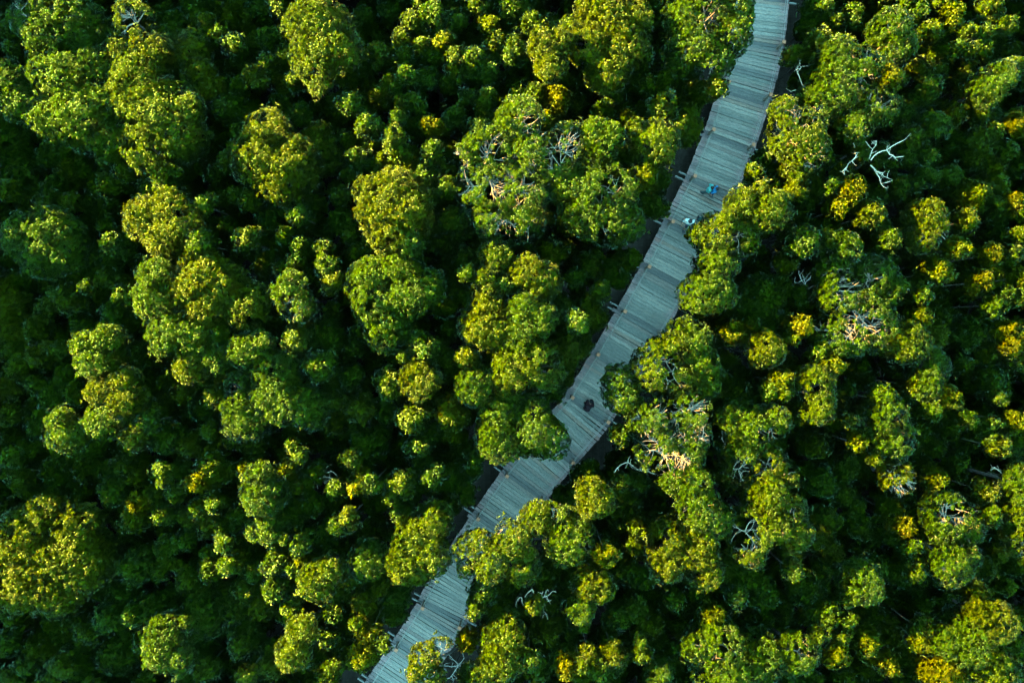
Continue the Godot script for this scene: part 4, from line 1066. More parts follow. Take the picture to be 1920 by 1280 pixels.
	tall_tree("green mangrove near the bottom edge, right of the shadow dome", "g", 0, -14.49, 12.17, [Vector4(0.08, 5.72, -0.06, 0.79), Vector4(-0.21, 5.88, 0.16, 0.49)])
	tall_tree("yellow-faced mangrove near the bottom edge, below the green bottom mangrove", "y", 0, -14.09, 13.02, [Vector4(-0.33, 6.16, -0.15, 0.61), Vector4(0.37, 6.1, 0.17, 0.57)])
	tall_tree("tall lit mangrove column left of the lower boardwalk, with yellow left side", "y", 0, -7.9, 9.74, [Vector4(-0.16, 5.7, 0.16, 0.83), Vector4(0.32, 5.85, -0.33, 0.58)])
	tall_tree("mangrove of two stacked yellow knobs near the bottom edge", "y", 0, -8.86, 12.42, [Vector4(0.19, 5.88, -0.46, 0.66), Vector4(-0.17, 5.93, 0.41, 0.7)])
	tall_tree("yellow dome with dark right side, on the left bank of the lower boardwalk", "y", 0, -3.88, 8.62, [Vector4(-0.3, 5.36, -0.33, 0.92), Vector4(-0.53, 5.37, 0.56, 0.92), Vector4(0.59, 5.31, -1.14, 0.84), Vector4(0.46, 5.5, 0.3, 0.83), Vector4(-0.07, 5.46, 0.91, 0.67)])
	tall_tree("sparse yellow mangrove reaching across the lower boardwalk from its right bank", "y", 0.4, 0.93, 9.47, [Vector4(-2.48, 5.66, -0.89, 0.83), Vector4(-1.74, 5.66, -0.3, 0.91), Vector4(-0.93, 5.85, -1.24, 0.82), Vector4(0.11, 5.52, -2.12, 0.75), Vector4(-0.63, 5.61, -0.29, 0.91), Vector4(-2.84, 5.85, -0.07, 0.37)])
	tall_tree("grey-twigged green mangrove joined to the right of the deck-crossing tree", "g", 0.5, 2.36, 8.03, [Vector4(0.11, 5.36, 0.18, 1.09), Vector4(-0.51, 5.64, -0.86, 0.5)])
	tall_tree("egg-shaped mangrove, yellow left half, right bank of the lower boardwalk", "y", 0, 3.36, 6.45, [Vector4(-0.16, 6.19, -0.35, 0.57), Vector4(0.21, 6.13, 0.1, 0.65), Vector4(-0.16, 6.24, 0.3, 0.49)])
	tall_tree("soft green mangrove of several knobs, lower middle of the forest", "g", 0, 3.42, 10.1, [Vector4(-0.24, 5.69, -0.06, 0.66), Vector4(0.27, 5.76, 0.07, 0.62)])
	tall_tree("glossy green mangrove near the bottom edge, right of the boardwalk", "y", 0, -0.3, 12.25, [Vector4(0, 5.35, 0, 0.88)])
	tall_tree("yellow mangrove at the bottom edge, below the glossy one", "y", 0, -0.59, 13.38, [Vector4(0.22, 5.69, -0.16, 0.83), Vector4(-0.45, 5.77, 0.32, 0.58)])
	tall_tree("thin-leaved mangrove growing over the boardwalk at the bottom edge", "y", 0.5, -2.05, 14.16, [Vector4(-1.54, 5.92, -1.03, 0.66), Vector4(-1.32, 5.98, -0.4, 0.62), Vector4(-0.87, 6.07, -1.61, 0.41), Vector4(-1.89, 6.06, -0.51, 0.41)])
	tall_tree("cone-shaped mangrove with yellow left side, left of the deck-bank dome", "y", 0, -6.08, 9.23, [Vector4(0, 5.21, 0, 0.84)])
	tall_tree("small yellow-topped mangrove below the soft green mangrove", "y", 0, 2.88, 11.08, [Vector4(0, 5.69, 0, 0.62)])
	tall_tree("yellow-green mangrove at the upper left of the big lower right cluster", "y", 0.3, 7.76, 6.63, [Vector4(-0.09, 6.08, 0.08, 0.98), Vector4(0.48, 6.12, 0.66, 0.73), Vector4(-0.31, 6.09, -0.8, 0.74)])
	tall_tree("yellow mangrove at the lower left of the big lower right cluster", "y", 0.1, 7.19, 8.81, [Vector4(0.4, 5.5, -0.19, 1.08), Vector4(0.88, 5.65, 0.66, 0.75), Vector4(-0.65, 5.55, -0.5, 0.92), Vector4(-0.76, 5.7, 0.49, 0.75)])
	tall_tree("bright yellow mangrove curling round a dark hole in the lower right cluster", "y", 0.4, 10.48, 7.53, [Vector4(-0.68, 6.04, 0.29, 1.06), Vector4(0.02, 6.12, -1.19, 0.82), Vector4(0.11, 6.26, 0.01, 0.89), Vector4(-0.71, 6.13, 0.99, 0.73), Vector4(1.04, 6.11, 0.34, 0.82), Vector4(0.85, 6.24, -0.71, 0.65)])
	tall_tree("deep green mangrove in shade under the lower right cluster", "d", 0.1, 9.67, 10.1, [Vector4(0.28, 4.39, 0.15, 0.95), Vector4(-0.53, 4.51, -0.28, 0.69)])
	tall_tree("sparse mangrove with blue-grey centre, above the lower right cluster", "g", 0.7, 10.42, 5.27, [Vector4(0.09, 5.44, -0.06, 1.09), Vector4(-0.84, 5.56, -0.08, 0.75), Vector4(0.81, 5.71, 0.26, 0.66)])
	tall_tree("bright yellow mangrove at the bottom edge, right half of the forest", "y", 0.3, 8.56, 13.18, [Vector4(-0.1, 5.32, -0.47, 1.17), Vector4(0.37, 5.23, 0.62, 1.18), Vector4(-0.87, 5.68, -0.47, 0.66)])
	tall_tree("green mangrove joined to the right of the bottom bright tree", "g", 0.2, 10.3, 13.48, [Vector4(0.09, 5.13, -0.23, 1.1), Vector4(-0.15, 5.39, 0.4, 0.84)])
	tall_tree("green mangrove with spiky yellow tips at the bottom edge", "g", 0.5, 11.96, 13.08, [Vector4(0, 5.34, 0, 0.92)])
	tall_tree("nearly leafless mangrove with blue-grey starburst branches and few yellow tufts", "y", 1.8, 16.24, 5.75, [Vector4(0, 5.32, 0, 0.8)])
	tall_tree("yellow mangrove with bare grey top, lower right side of the forest", "y", 0.9, 18.29, 7.49, [Vector4(-0.09, 5.54, -0.22, 1.08), Vector4(0.56, 5.69, 0.27, 0.75), Vector4(-0.61, 5.79, 0.31, 0.58)])
	tall_tree("yellow dome directly below the bare-topped right tree", "y", 0.4, 18.31, 9, [Vector4(-0.13, 5.7, 0.08, 0.95), Vector4(0.37, 5.97, -0.22, 0.57)])
	tall_tree("smooth yellow-green dome in the lower right corner group, left one", "y", 0.1, 18.42, 12.24, [Vector4(0.19, 5.72, 0.02, 1.16), Vector4(-0.61, 6.07, -0.05, 0.65)])
	tall_tree("smooth yellow-green dome in the lower right corner group, top one", "y", 0.1, 19.54, 11.44, [Vector4(0, 6.11, 0, 0.98)])
	tall_tree("golden orange mangrove at the bottom of the lower right corner group", "o", 0, 17.87, 13.62, [Vector4(0, 5.48, 0, 1)])
	tall_tree("olive yellow dome at the bottom of the lower right corner group", "y", 0, 19.71, 13.33, [Vector4(0, 5.96, 0, 1.07)])
	tall_tree("yellow mangrove with bare branches cut by the right edge", "y", 1, 21.12, 7.71, [Vector4(-0.01, 5.63, -0.39, 0.83), Vector4(0.01, 5.71, 0.48, 0.74)])
	tall_tree("yellow mangrove cut by the right edge, above the bare one", "y", 0.3, 20.96, 5.87, [Vector4(0.01, 5.83, -0.21, 0.66), Vector4(-0.02, 5.87, 0.37, 0.49)])
	tall_tree("olive green mangrove in the lower right, left of the lower yellow dome", "g", 0.1, 14.3, 9.82, [Vector4(0, 5.94, 0, 0.9)])


func young_trees() -> void:
	young_tree("bushy dark green young mangrove upper right of the dull three-lobed mangrove", "d", -12.46, 2.61, -14.98, 1.25, 1.04)
	young_tree("bushy yellow-lit young mangrove lower left of the heavy yellow knob", "y", -2.64, 5.03, 3.03, 0.85, 1.06)
	young_tree("bushy dark green young mangrove lower right of the left-edge green mangrove", "d", -22.21, 2.88, -7.59, 1.05, 1.05)
	young_tree("bushy dark green young mangrove left of the shadow dome, nearest such one", "d", -19.23, 3.69, 14.18, 1.02, 1.11)
	young_tree("bushy yellow-lit young mangrove left of the yellow ridge mangrove, nearest such one", "y", 0, 4.39, -12.64, 0.82, 1.13)
	young_tree("bushy yellow-lit young mangrove below the crowned lower mangrove", "y", -10.12, 5.28, 7.71, 0.8, 1.33)
	young_tree("bushy green young mangrove lower right of the open-twigged mangrove", "m", -8.02, 4.07, -0.3, 0.92, 1.29)
	young_tree("bushy dark green young mangrove upper right of the small twig star", "d", -6.26, 3.52, 4.44, 0.98, 1.3)
	young_tree("bushy dark green young mangrove below the huge lower-left dome", "d", -22.12, 2.77, 13.04, 1, 0.96)
	young_tree("bushy yellow-lit young mangrove upper right of the long yellow mangrove", "y", -8.03, 5.54, 1.05, 0.75, 0.96)
	young_tree("bushy yellow-lit young mangrove above the paired knob", "y", -3.72, 5.54, 0.23, 0.75, 1.23)
	young_tree("bushy yellow-lit young mangrove below the paired knob, nearest such one", "y", -4.21, 5.19, 3.24, 0.75, 1.31)
	young_tree("bushy yellow-lit young mangrove lower right of the deck-corner mangrove", "y", 12.07, 5.83, -4.11, 0.74, 1.14)
	young_tree("bushy golden young mangrove below the yellow-speckled dome", "o", 17.8, 5.47, -2.9, 0.75, 1.18)
	young_tree("bushy yellow-lit young mangrove left of the crowned lower mangrove, nearest such one", "y", -12.64, 5.33, 5.53, 0.75, 0.95)
	young_tree("bushy green young mangrove above the upright yellow mangrove", "m", -20.29, 3.37, 2.39, 0.89, 1.11)
	young_tree("bushy green young mangrove right of the big centre dome", "m", 2.43, 4.32, 0.48, 0.87, 1.32)
	young_tree("bushy green young mangrove above the green bottom mangrove", "m", -16.35, 4.24, 9.75, 0.87, 1.28)
	young_tree("bushy green young mangrove above the tall lit column", "m", -8.46, 3.88, 8.69, 0.88, 1.29)
	young_tree("bushy green young mangrove above the shadow dome, nearest such one", "m", -17.39, 4.17, 11.95, 0.87, 1.34)
	young_tree("bushy green young mangrove left of the olive lower-right mangrove", "m", 12.65, 4.57, 10.57, 0.86, 1.05)
	young_tree("bushy yellow-lit young mangrove above the neat dome", "y", -14.45, 5.46, -6.93, 0.7, 0.99)
	young_tree("bushy yellow-lit young mangrove left of the yellow ridge mangrove, third one out", "y", -1.69, 4.57, -12.11, 0.72, 1.01)
	young_tree("bushy yellow-lit young mangrove lower right of the yellow-crested dome", "y", -4.25, 5.95, -4.02, 0.69, 1.16)
	young_tree("bushy yellow-lit young mangrove left of the paired knob", "y", -5.18, 5.23, 1.73, 0.71, 1.22)
	young_tree("bushy yellow-lit young mangrove above the right-side bright dome", "y", 15.4, 5.65, 2.38, 0.7, 1.33)
	young_tree("bushy yellow-lit young mangrove left of the tall lit column, nearest such one", "y", -10.09, 4.65, 10.55, 0.72, 1.24)
	young_tree("bushy dark green young mangrove upper left of the yellow side mangrove", "d", -17.46, 3.9, -3.67, 0.88, 1.21)
	young_tree("bushy dark green young mangrove left of the shadow dome, second one out", "d", -20.65, 4.05, 13.47, 0.87, 1.26)
	young_tree("bushy green young mangrove right of the flat-topped green mangrove", "m", 7.5, 4.45, -9.21, 0.82, 1.13)
	young_tree("bushy green young mangrove below the dark left-edge mass, second one out", "m", -21.75, 3.57, 1.12, 0.84, 1.17)
	young_tree("bushy green young mangrove above the shiny split knob", "m", 0.78, 3.87, -4.54, 0.83, 0.97)
	young_tree("bushy yellow-lit young mangrove right of the tall oval mangrove", "y", -3.45, 4.54, -14.04, 0.68, 1.26)
	young_tree("bushy yellow-lit young mangrove upper left of the yellow ridge mangrove", "y", 0.15, 4.67, -14.37, 0.68, 1.04)
	young_tree("bushy yellow-lit young mangrove upper right of the yellow-crested dome, nearest such one", "y", -3.69, 5.09, -6.86, 0.67, 1.32)
	young_tree("bushy golden young mangrove below the yellow ridge mangrove", "o", 1.91, 4.67, -10.47, 0.68, 1.21)
	young_tree("bushy golden young mangrove below the flat-topped green mangrove", "o", 5.47, 5.69, -6.95, 0.65, 1.07)
	young_tree("bushy yellow-lit young mangrove above the upper-right split dome", "y", 20.4, 5.02, -14.21, 0.67, 1)
	young_tree("bushy yellow-lit young mangrove below the dead white mangrove", "y", 14.84, 5.89, -5.29, 0.65, 1.05)
	young_tree("bushy golden young mangrove upper right of the yellow-speckled dome", "o", 19.72, 4.9, -6.3, 0.67, 1.2)
	young_tree("bushy yellow-lit young mangrove lower right of the neat dome", "y", -12.88, 5.83, -4.11, 0.65, 1.23)
	young_tree("bushy yellow-lit young mangrove below the yellow-capped mangrove", "y", -17.22, 4.62, 6.42, 0.68, 0.99)
	young_tree("bushy yellow-lit young mangrove upper right of the huge lower-left dome", "y", -16.34, 4.56, 7.66, 0.68, 0.98)
	young_tree("bushy yellow-lit young mangrove above the deck-bank yellow dome, nearest such one", "y", -4.69, 5.51, 6.02, 0.66, 1.16)
	young_tree("bushy golden young mangrove right of the stacked pair", "o", -6.28, 5.71, 13.15, 0.65, 1.18)
	young_tree("bushy yellow-lit young mangrove lower left of the deck-crossing yellow tree", "y", -1.19, 5.38, 10.45, 0.66, 1.11)
	young_tree("bushy yellow-lit young mangrove lower right of the small lit mangrove", "y", 4.28, 5.23, 13.13, 0.66, 1.04)
	young_tree("bushy yellow-lit young mangrove left of the bottom bright tree", "y", 6.24, 5.16, 13.98, 0.67, 1.19)
	young_tree("bushy yellow-lit young mangrove left of the right-edge yellow tree", "y", 19.71, 5.62, 6.22, 0.66, 0.95)
	young_tree("bushy yellow-lit young mangrove upper left of the corner top dome", "y", 19.27, 5.74, 10.48, 0.65, 1.07)
	young_tree("bushy yellow-lit young mangrove upper right of the spiky bottom tree, second one out", "y", 13.17, 5.32, 11.52, 0.66, 1.13)
	young_tree("bushy golden young mangrove below the olive lower-right mangrove", "o", 14.94, 5.23, 12.6, 0.66, 1.33)
	young_tree("bushy dark green young mangrove lower right of the dull three-lobed mangrove", "d", -12.38, 4.08, -10.2, 0.83, 1.21)
	young_tree("bushy dark green young mangrove upper left of the tall oval mangrove", "d", -11.27, 3, -15.21, 0.85, 1.3)
	young_tree("bushy dark green young mangrove below the left twin lumpy tree", "d", -19.81, 2.98, -7.73, 0.86, 1.14)
	young_tree("bushy dark green young mangrove right of the left-edge green mangrove", "d", -20.46, 3.11, -8.42, 0.85, 1.04)
	young_tree("bushy dark green young mangrove right of the green double mangrove", "d", 20.6, 3.51, 0.96, 0.84, 1.05)
	young_tree("bushy green young mangrove left of the thin grey-green mangrove", "m", 13.74, 3.43, -14.78, 0.8, 1.33)
	young_tree("bushy green young mangrove lower right of the dark left-edge mass, second one out", "m", -20.8, 3.57, 0.56, 0.79, 1.23)
	young_tree("bushy green young mangrove right of the yellow-capped mangrove", "m", -14.92, 4.62, 4.14, 0.77, 1.07)
	young_tree("bushy green young mangrove upper right of the shiny split knob", "m", 1.69, 4.54, -3.75, 0.77, 0.96)
	young_tree("bushy green young mangrove upper right of the green double mangrove", "m", 19.88, 4.53, -0.45, 0.77, 1.15)
	young_tree("bushy green young mangrove upper left of the green bottom mangrove", "m", -15.83, 4.5, 11.67, 0.77, 1.22)
	young_tree("bushy green young mangrove lower right of the shaded cluster skirt", "m", 10.8, 4.61, 10.86, 0.77, 1.12)
	young_tree("bushy green young mangrove right of the grey-centred mangrove", "m", 13.39, 4.46, 6.07, 0.77, 1.05)
	young_tree("bushy green young mangrove right of the olive lower-right mangrove", "m", 17, 4.03, 9.97, 0.78, 1.22)
	young_tree("bushy dark green young mangrove lower left of the low lit mangrove", "d", -16.35, 3.14, 0.65, 0.8, 1.32)
	young_tree("bushy dark green young mangrove below the half-lit dome", "d", 4.61, 3.42, -3.09, 0.8, 1.04)
	young_tree("bushy dark green young mangrove below the upright yellow mangrove", "d", -20.53, 3.11, 6.25, 0.8, 0.96)
	young_tree("bushy dark green young mangrove upper left of the dull lower mangrove", "d", -15.24, 3.79, 11.54, 0.79, 1.09)
	young_tree("bushy dark green young mangrove below the dull lower mangrove", "d", -13.75, 3.41, 13.66, 0.8, 1.12)
	young_tree("bushy dark green young mangrove lower right of the soft green mangrove", "d", 5.91, 4.1, 12.36, 0.78, 1.22)
	young_tree("small yellow-lit young mangrove above the flat-topped green mangrove", "y", 6.29, 5.3, -9.96, 0.62, 1.03)
	young_tree("small golden young mangrove lower left of the dead white mangrove, second one out", "o", 13.71, 5.29, -5.62, 0.62, 1.27)
	young_tree("small yellow-lit young mangrove below the lone left dome", "y", -19.09, 4.7, -1.82, 0.63, 1.25)
	young_tree("small yellow-lit young mangrove lower right of the yellow-capped mangrove", "y", -15.74, 5.71, 4, 0.61, 1.15)
	young_tree("small yellow-lit young mangrove above the heavy yellow knob", "y", -1.93, 5.62, 0.75, 0.61, 1.03)
	young_tree("small yellow-lit young mangrove right of the split centre dome", "y", 2.71, 6.02, -0.8, 0.6, 1.34)
	young_tree("small yellow-lit young mangrove upper right of the olive round mangrove", "y", 20.19, 5.57, -1.55, 0.61, 1.07)
	young_tree("small golden young mangrove upper right of the lone lit knob", "o", 12.05, 5.51, -0.66, 0.61, 1.28)
	young_tree("small golden young mangrove left of the bare-topped right tree", "o", 16.52, 5.22, 7.8, 0.62, 1.04)
	young_tree("bushy green young mangrove right of the thin sparse mangrove", "m", -14.1, 3.52, -15.05, 0.75, 1.04)
	young_tree("bushy green young mangrove left of the yellow ridge mangrove, nearest such one", "m", -1.09, 4.11, -11.9, 0.73, 1.25)
	young_tree("bushy green young mangrove below the green back-bank tree", "m", 7.88, 4.34, 1.63, 0.73, 1.07)
	young_tree("bushy green young mangrove right of the glossy bottom mangrove", "m", 1.47, 4.24, 12.62, 0.73, 1.33)
	young_tree("bushy dark green young mangrove upper right of the great left dome", "d", -11.55, 3.1, -4.32, 0.76, 1.15)
	young_tree("bushy dark green young mangrove above the glossy bottom mangrove, second one out", "d", -0.32, 3.42, 11.17, 0.75, 1.02)
	young_tree("bushy dark green young mangrove above the glossy bottom mangrove, nearest such one", "d", -0.64, 3.4, 11.65, 0.75, 1.04)
	young_tree("bushy dark green young mangrove above the lit egg-shaped mangrove", "d", 3.41, 3.61, 5.93, 0.75, 1.12)
	young_tree("bushy green young mangrove upper right of the thin grey-green mangrove", "m", 17.54, 4.33, -14.29, 0.68, 1.22)
	young_tree("bushy green young mangrove lower right of the thin grey-green mangrove, second one out", "m", 18.04, 4.38, -10.95, 0.68, 1.33)
	young_tree("bushy green young mangrove right of the tall yellow deckside tree", "m", 17.38, 4.05, -10.29, 0.69, 1.01)
	young_tree("bushy green young mangrove upper right of the dead white mangrove, nearest such one", "m", 17.31, 4.46, -8.85, 0.68, 1.11)
	young_tree("bushy green young mangrove lower left of the upper-right split dome, nearest such one", "m", 19.06, 4.37, -9.88, 0.68, 1.04)
	young_tree("bushy green young mangrove below the upper-right split dome, second one out", "m", 20.22, 4.11, -8.09, 0.69, 1.34)
	young_tree("bushy green young mangrove upper right of the yellow-speckled dome", "m", 18.95, 4.41, -7.09, 0.68, 1.01)
	young_tree("bushy green young mangrove lower right of the dark left-edge mass, nearest such one", "m", -20.99, 3.65, -0.54, 0.7, 0.97)
	young_tree("bushy green young mangrove upper left of the upright yellow mangrove", "m", -22.56, 3.54, 2.07, 0.7, 0.97)
	young_tree("bushy green young mangrove below the small lit knoll, second one out", "m", -13.55, 4.06, 2.97, 0.69, 1.11)
	young_tree("bushy green young mangrove below the small lit knoll, third one out", "m", -14.09, 4.26, 4.42, 0.69, 1.31)
	young_tree("bushy green young mangrove lower left of the paired knob, second one out", "m", -6.52, 4.57, 2.92, 0.68, 1.3)
	young_tree("bushy green young mangrove below the paired knob", "m", -3.75, 4.6, 4.07, 0.68, 1.24)
	young_tree("bushy green young mangrove right of the split centre dome, second one out", "m", 3.53, 3.99, -0.98, 0.69, 1.35)
	young_tree("bushy green young mangrove right of the olive round mangrove", "m", 18.15, 4.6, -0.3, 0.68, 1.32)
	young_tree("bushy green young mangrove below the olive round mangrove", "m", 16.86, 4.29, 0.94, 0.68, 1.08)
	young_tree("bushy green young mangrove right of the green double mangrove, second one out", "m", 20.67, 4.5, 1.62, 0.68, 1.02)
	young_tree("bushy green young mangrove lower left of the speckled upright mangrove", "m", 12.2, 4.15, 3.19, 0.69, 1.32)
	young_tree("bushy green young mangrove below the speckled upright mangrove", "m", 13.14, 4.3, 4.57, 0.68, 1.25)
	young_tree("bushy green young mangrove above the green back-bank tree", "m", 7.94, 4.71, 0.62, 0.68, 0.96)
	young_tree("bushy green young mangrove lower left of the upright yellow mangrove", "m", -21.72, 3.5, 6.25, 0.7, 1.22)
	young_tree("bushy green young mangrove lower right of the upright yellow mangrove", "m", -18.81, 3.6, 5.68, 0.7, 1.1)
	young_tree("bushy green young mangrove upper right of the dull lower mangrove", "m", -11.63, 4.2, 10.85, 0.69, 1.1)
	young_tree("bushy green young mangrove above the shadow dome, second one out", "m", -17.2, 3.95, 11.09, 0.69, 1.08)
	young_tree("bushy green young mangrove right of the yellow-faced bottom mangrove", "m", -13.36, 4.15, 14.21, 0.69, 1.02)
	young_tree("bushy green young mangrove right of the dull lower mangrove", "m", -11.76, 4.06, 12.77, 0.69, 0.95)
	young_tree("bushy green young mangrove below the lit cone mangrove, second one out", "m", -6.33, 4.71, 11.21, 0.68, 1.06)
	young_tree("bushy green young mangrove lower right of the deck-crossing yellow tree", "m", 1.31, 4.34, 10.26, 0.68, 1.09)
	young_tree("bushy green young mangrove right of the starburst mangrove", "m", 17.93, 4.18, 5.73, 0.69, 1.33)
	young_tree("bushy green young mangrove below the starburst mangrove", "m", 16.27, 4.54, 7.28, 0.68, 1)
	young_tree("bushy green young mangrove lower right of the olive lower-right mangrove", "m", 16.43, 4.22, 12.63, 0.69, 1.34)
	young_tree("small yellow-lit young mangrove left of the yellow ridge mangrove, second one out", "y", -0.69, 4.41, -12.87, 0.59, 1.03)
	young_tree("small yellow-lit young mangrove upper right of the yellow-tipped shaded dome, second one out", "y", -6.03, 5.46, -9.16, 0.57, 1.09)
	young_tree("small yellow-lit young mangrove upper right of the thin grey-green mangrove", "y", 18.38, 4.6, -14.48, 0.59, 1.28)
	young_tree("small golden young mangrove right of the thin grey-green mangrove", "o", 18.83, 4.87, -13.97, 0.58, 1.28)
	young_tree("small golden young mangrove lower left of the dead white mangrove, nearest such one", "o", 14.05, 6, -6.29, 0.56, 1.12)
	young_tree("small yellow-lit young mangrove above the two-horned mangrove", "y", -17.03, 4.82, -1.13, 0.58, 0.97)
	young_tree("small yellow-lit young mangrove below the open-twigged mangrove", "y", -9, 5.75, 0.01, 0.57, 1.14)
	young_tree("small yellow-lit young mangrove above the great pale-branched right tree", "y", 13.81, 6.21, -3.92, 0.56, 1.1)
	young_tree("small golden young mangrove below the lone lit knob", "o", 11.13, 5.59, 1.64, 0.57, 1.32)
	young_tree("small golden young mangrove upper right of the speckled upright mangrove", "o", 13.22, 5.73, 1.04, 0.57, 1.03)
	young_tree("small yellow-lit young mangrove upper right of the dull lower mangrove", "y", -12.07, 4.89, 9.48, 0.58, 1.1)
	young_tree("small yellow-lit young mangrove left of the tall lit column, second one out", "y", -10.1, 4.86, 9.56, 0.58, 1.31)
	young_tree("small yellow-lit young mangrove left of the shadow dome, nearest such one", "y", -19.22, 4.98, 13.84, 0.58, 0.96)
	young_tree("small yellow-lit young mangrove left of the shadow dome, second one out", "y", -21.21, 4.72, 14.41, 0.59, 1.11)
	young_tree("small golden young mangrove right of the small twig star", "o", -6.4, 5.52, 5.87, 0.57, 1.27)
	young_tree("small yellow-lit young mangrove above the deck-bank yellow dome, second one out", "y", -3.46, 5.2, 5.7, 0.58, 1.26)
	young_tree("small yellow-lit young mangrove upper left of the deck-covering bottom tree", "y", -6.08, 5.24, 12.45, 0.58, 0.97)
	young_tree("small golden young mangrove left of the glossy bottom mangrove", "o", -1.89, 5.06, 12.67, 0.58, 0.96)
	young_tree("small golden young mangrove right of the spiky bottom tree", "o", 13.58, 5.58, 13.13, 0.57, 0.98)
	young_tree("small golden young mangrove left of the golden corner tree", "o", 15.72, 5.31, 13.54, 0.57, 1.32)
	young_tree("small yellow-lit young mangrove left of the corner left dome", "y", 17.01, 5.75, 11.95, 0.57, 1.05)
	young_tree("bushy dark green young mangrove above the dull three-lobed mangrove", "d", -14.11, 3.13, -14.35, 0.71, 1.25)
	young_tree("bushy dark green young mangrove right of the half-lit dome", "d", 5.71, 3.94, -6.02, 0.69, 1.31)
	young_tree("bushy dark green young mangrove below the deck-overhanging giant", "d", 8.3, 3.83, -10.91, 0.69, 1.09)
	young_tree("bushy dark green young mangrove left of the upright yellow mangrove", "d", -21.32, 3, 3.79, 0.71, 1.06)
	young_tree("bushy dark green young mangrove lower left of the small lit knoll", "d", -15.46, 3.15, 2.97, 0.71, 1.33)
	young_tree("bushy dark green young mangrove below the open-twigged mangrove", "d", -9.32, 3.6, -0.62, 0.7, 1.2)
	young_tree("bushy dark green young mangrove above the small twig star", "d", -7.88, 3.7, 3.47, 0.7, 1.05)
	young_tree("bushy dark green young mangrove right of the shiny split knob", "d", 3.46, 3.79, -3.45, 0.7, 1.24)
	young_tree("bushy dark green young mangrove lower right of the big centre dome", "d", 1.66, 3.95, 2.09, 0.69, 1.08)
	young_tree("bushy dark green young mangrove above the deck-bank yellow dome", "d", -2.79, 4.2, 5.96, 0.69, 1.06)
	young_tree("bushy dark green young mangrove right of the spiky bottom tree", "d", 15.61, 3.67, 14.26, 0.7, 0.95)
	young_tree("small green young mangrove left of the tall oval mangrove, nearest such one", "m", -9.81, 3.82, -12.56, 0.65, 1.25)
	young_tree("small green young mangrove lower right of the dead white mangrove", "m", 16.79, 4.27, -6.73, 0.64, 1.32)
	young_tree("small green young mangrove upper left of the two-horned mangrove", "m", -18.96, 3.74, -0.7, 0.65, 1.2)
	young_tree("small green young mangrove upper right of the right-side bright dome", "m", 17.57, 4.26, 2.87, 0.64, 1.33)
	young_tree("small green young mangrove upper left of the stacked pair", "m", -10.92, 4.23, 11.61, 0.64, 0.96)
	young_tree("small green young mangrove lower left of the stacked pair", "m", -10.46, 4.23, 14.09, 0.64, 1.04)
	young_tree("small green young mangrove lower right of the stacked pair", "m", -7.9, 4.54, 14.34, 0.63, 1.14)
	young_tree("small green young mangrove upper right of the soft green mangrove", "m", 5, 3.99, 9.99, 0.64, 1.33)
	young_tree("small green young mangrove right of the small lit mangrove", "m", 4.51, 4.66, 11.84, 0.63, 1.33)
	young_tree("small green young mangrove upper left of the olive lower-right mangrove", "m", 13.92, 4.12, 9.17, 0.64, 1.1)
	young_tree("small yellow-lit young mangrove upper right of the yellow-tipped shaded dome, nearest such one", "y", -6.76, 5.55, -9.88, 0.53, 1.05)
	young_tree("small golden young mangrove upper right of the yellow-crested dome", "o", -3.38, 5.2, -9.09, 0.53, 1.12)
	young_tree("small yellow-lit young mangrove above the yellow-crested dome", "y", -4.98, 5.53, -8.55, 0.53, 1.15)
	young_tree("small golden young mangrove below the thin grey-green mangrove", "o", 15.49, 6.05, -10.81, 0.52, 1.32)
	young_tree("small golden young mangrove lower right of the upper-right split dome", "o", 21.39, 5.12, -9.19, 0.53, 1.02)
	young_tree("small golden young mangrove upper right of the deck-corner mangrove", "o", 11.86, 5.43, -6.34, 0.53, 1.27)
	young_tree("small golden young mangrove right of the yellow-speckled dome, second one out", "o", 21.31, 4.92, -5.91, 0.54, 1.25)
	young_tree("small golden young mangrove right of the yellow-speckled dome, nearest such one", "o", 18.88, 5.65, -5.03, 0.52, 1.28)
	young_tree("small yellow-lit young mangrove upper right of the great left dome", "y", -11.06, 5.57, -4.22, 0.53, 1.26)
	young_tree("small yellow-lit young mangrove upper right of the open-twigged mangrove", "y", -7.85, 5.36, -3.13, 0.53, 1.19)
	young_tree("small yellow-lit young mangrove right of the open-twigged mangrove", "y", -7.52, 5.48, -2.45, 0.53, 1.08)
	young_tree("small yellow-lit young mangrove lower right of the small lit knoll", "y", -12.49, 5.15, 2.34, 0.53, 1.08)
	young_tree("small yellow-lit young mangrove lower right of the three-knob mangrove", "y", -15.18, 5.65, 3.34, 0.52, 1.09)
	young_tree("small yellow-lit young mangrove below the paired knob, second one out", "y", -4.07, 5.08, 4.46, 0.53, 1.26)
	young_tree("small yellow-lit young mangrove lower right of the upright yellowish mangrove", "y", -0.44, 5.94, -2.34, 0.52, 0.98)
	young_tree("small golden young mangrove lower right of the yellow-speckled dome, second one out", "o", 19.84, 5.77, -3.61, 0.52, 1.03)
	young_tree("small golden young mangrove lower right of the yellow-speckled dome, third one out", "o", 19.53, 5.68, -2.51, 0.52, 1.25)
	young_tree("small golden young mangrove upper right of the olive round mangrove", "o", 17.09, 5.54, -1.11, 0.53, 1.05)
	young_tree("small golden young mangrove lower right of the yellow-speckled dome, fourth one out", "o", 21.2, 5.61, -2.66, 0.52, 0.98)
	young_tree("small golden young mangrove upper right of the green double mangrove", "o", 20.81, 5.43, -0.51, 0.53, 0.96)
	young_tree("small golden young mangrove right of the green double mangrove", "o", 20.9, 5.41, 0.01, 0.53, 1.17)
	young_tree("small yellow-lit young mangrove lower left of the green double mangrove", "y", 16.94, 5.27, 1.81, 0.53, 1.08)
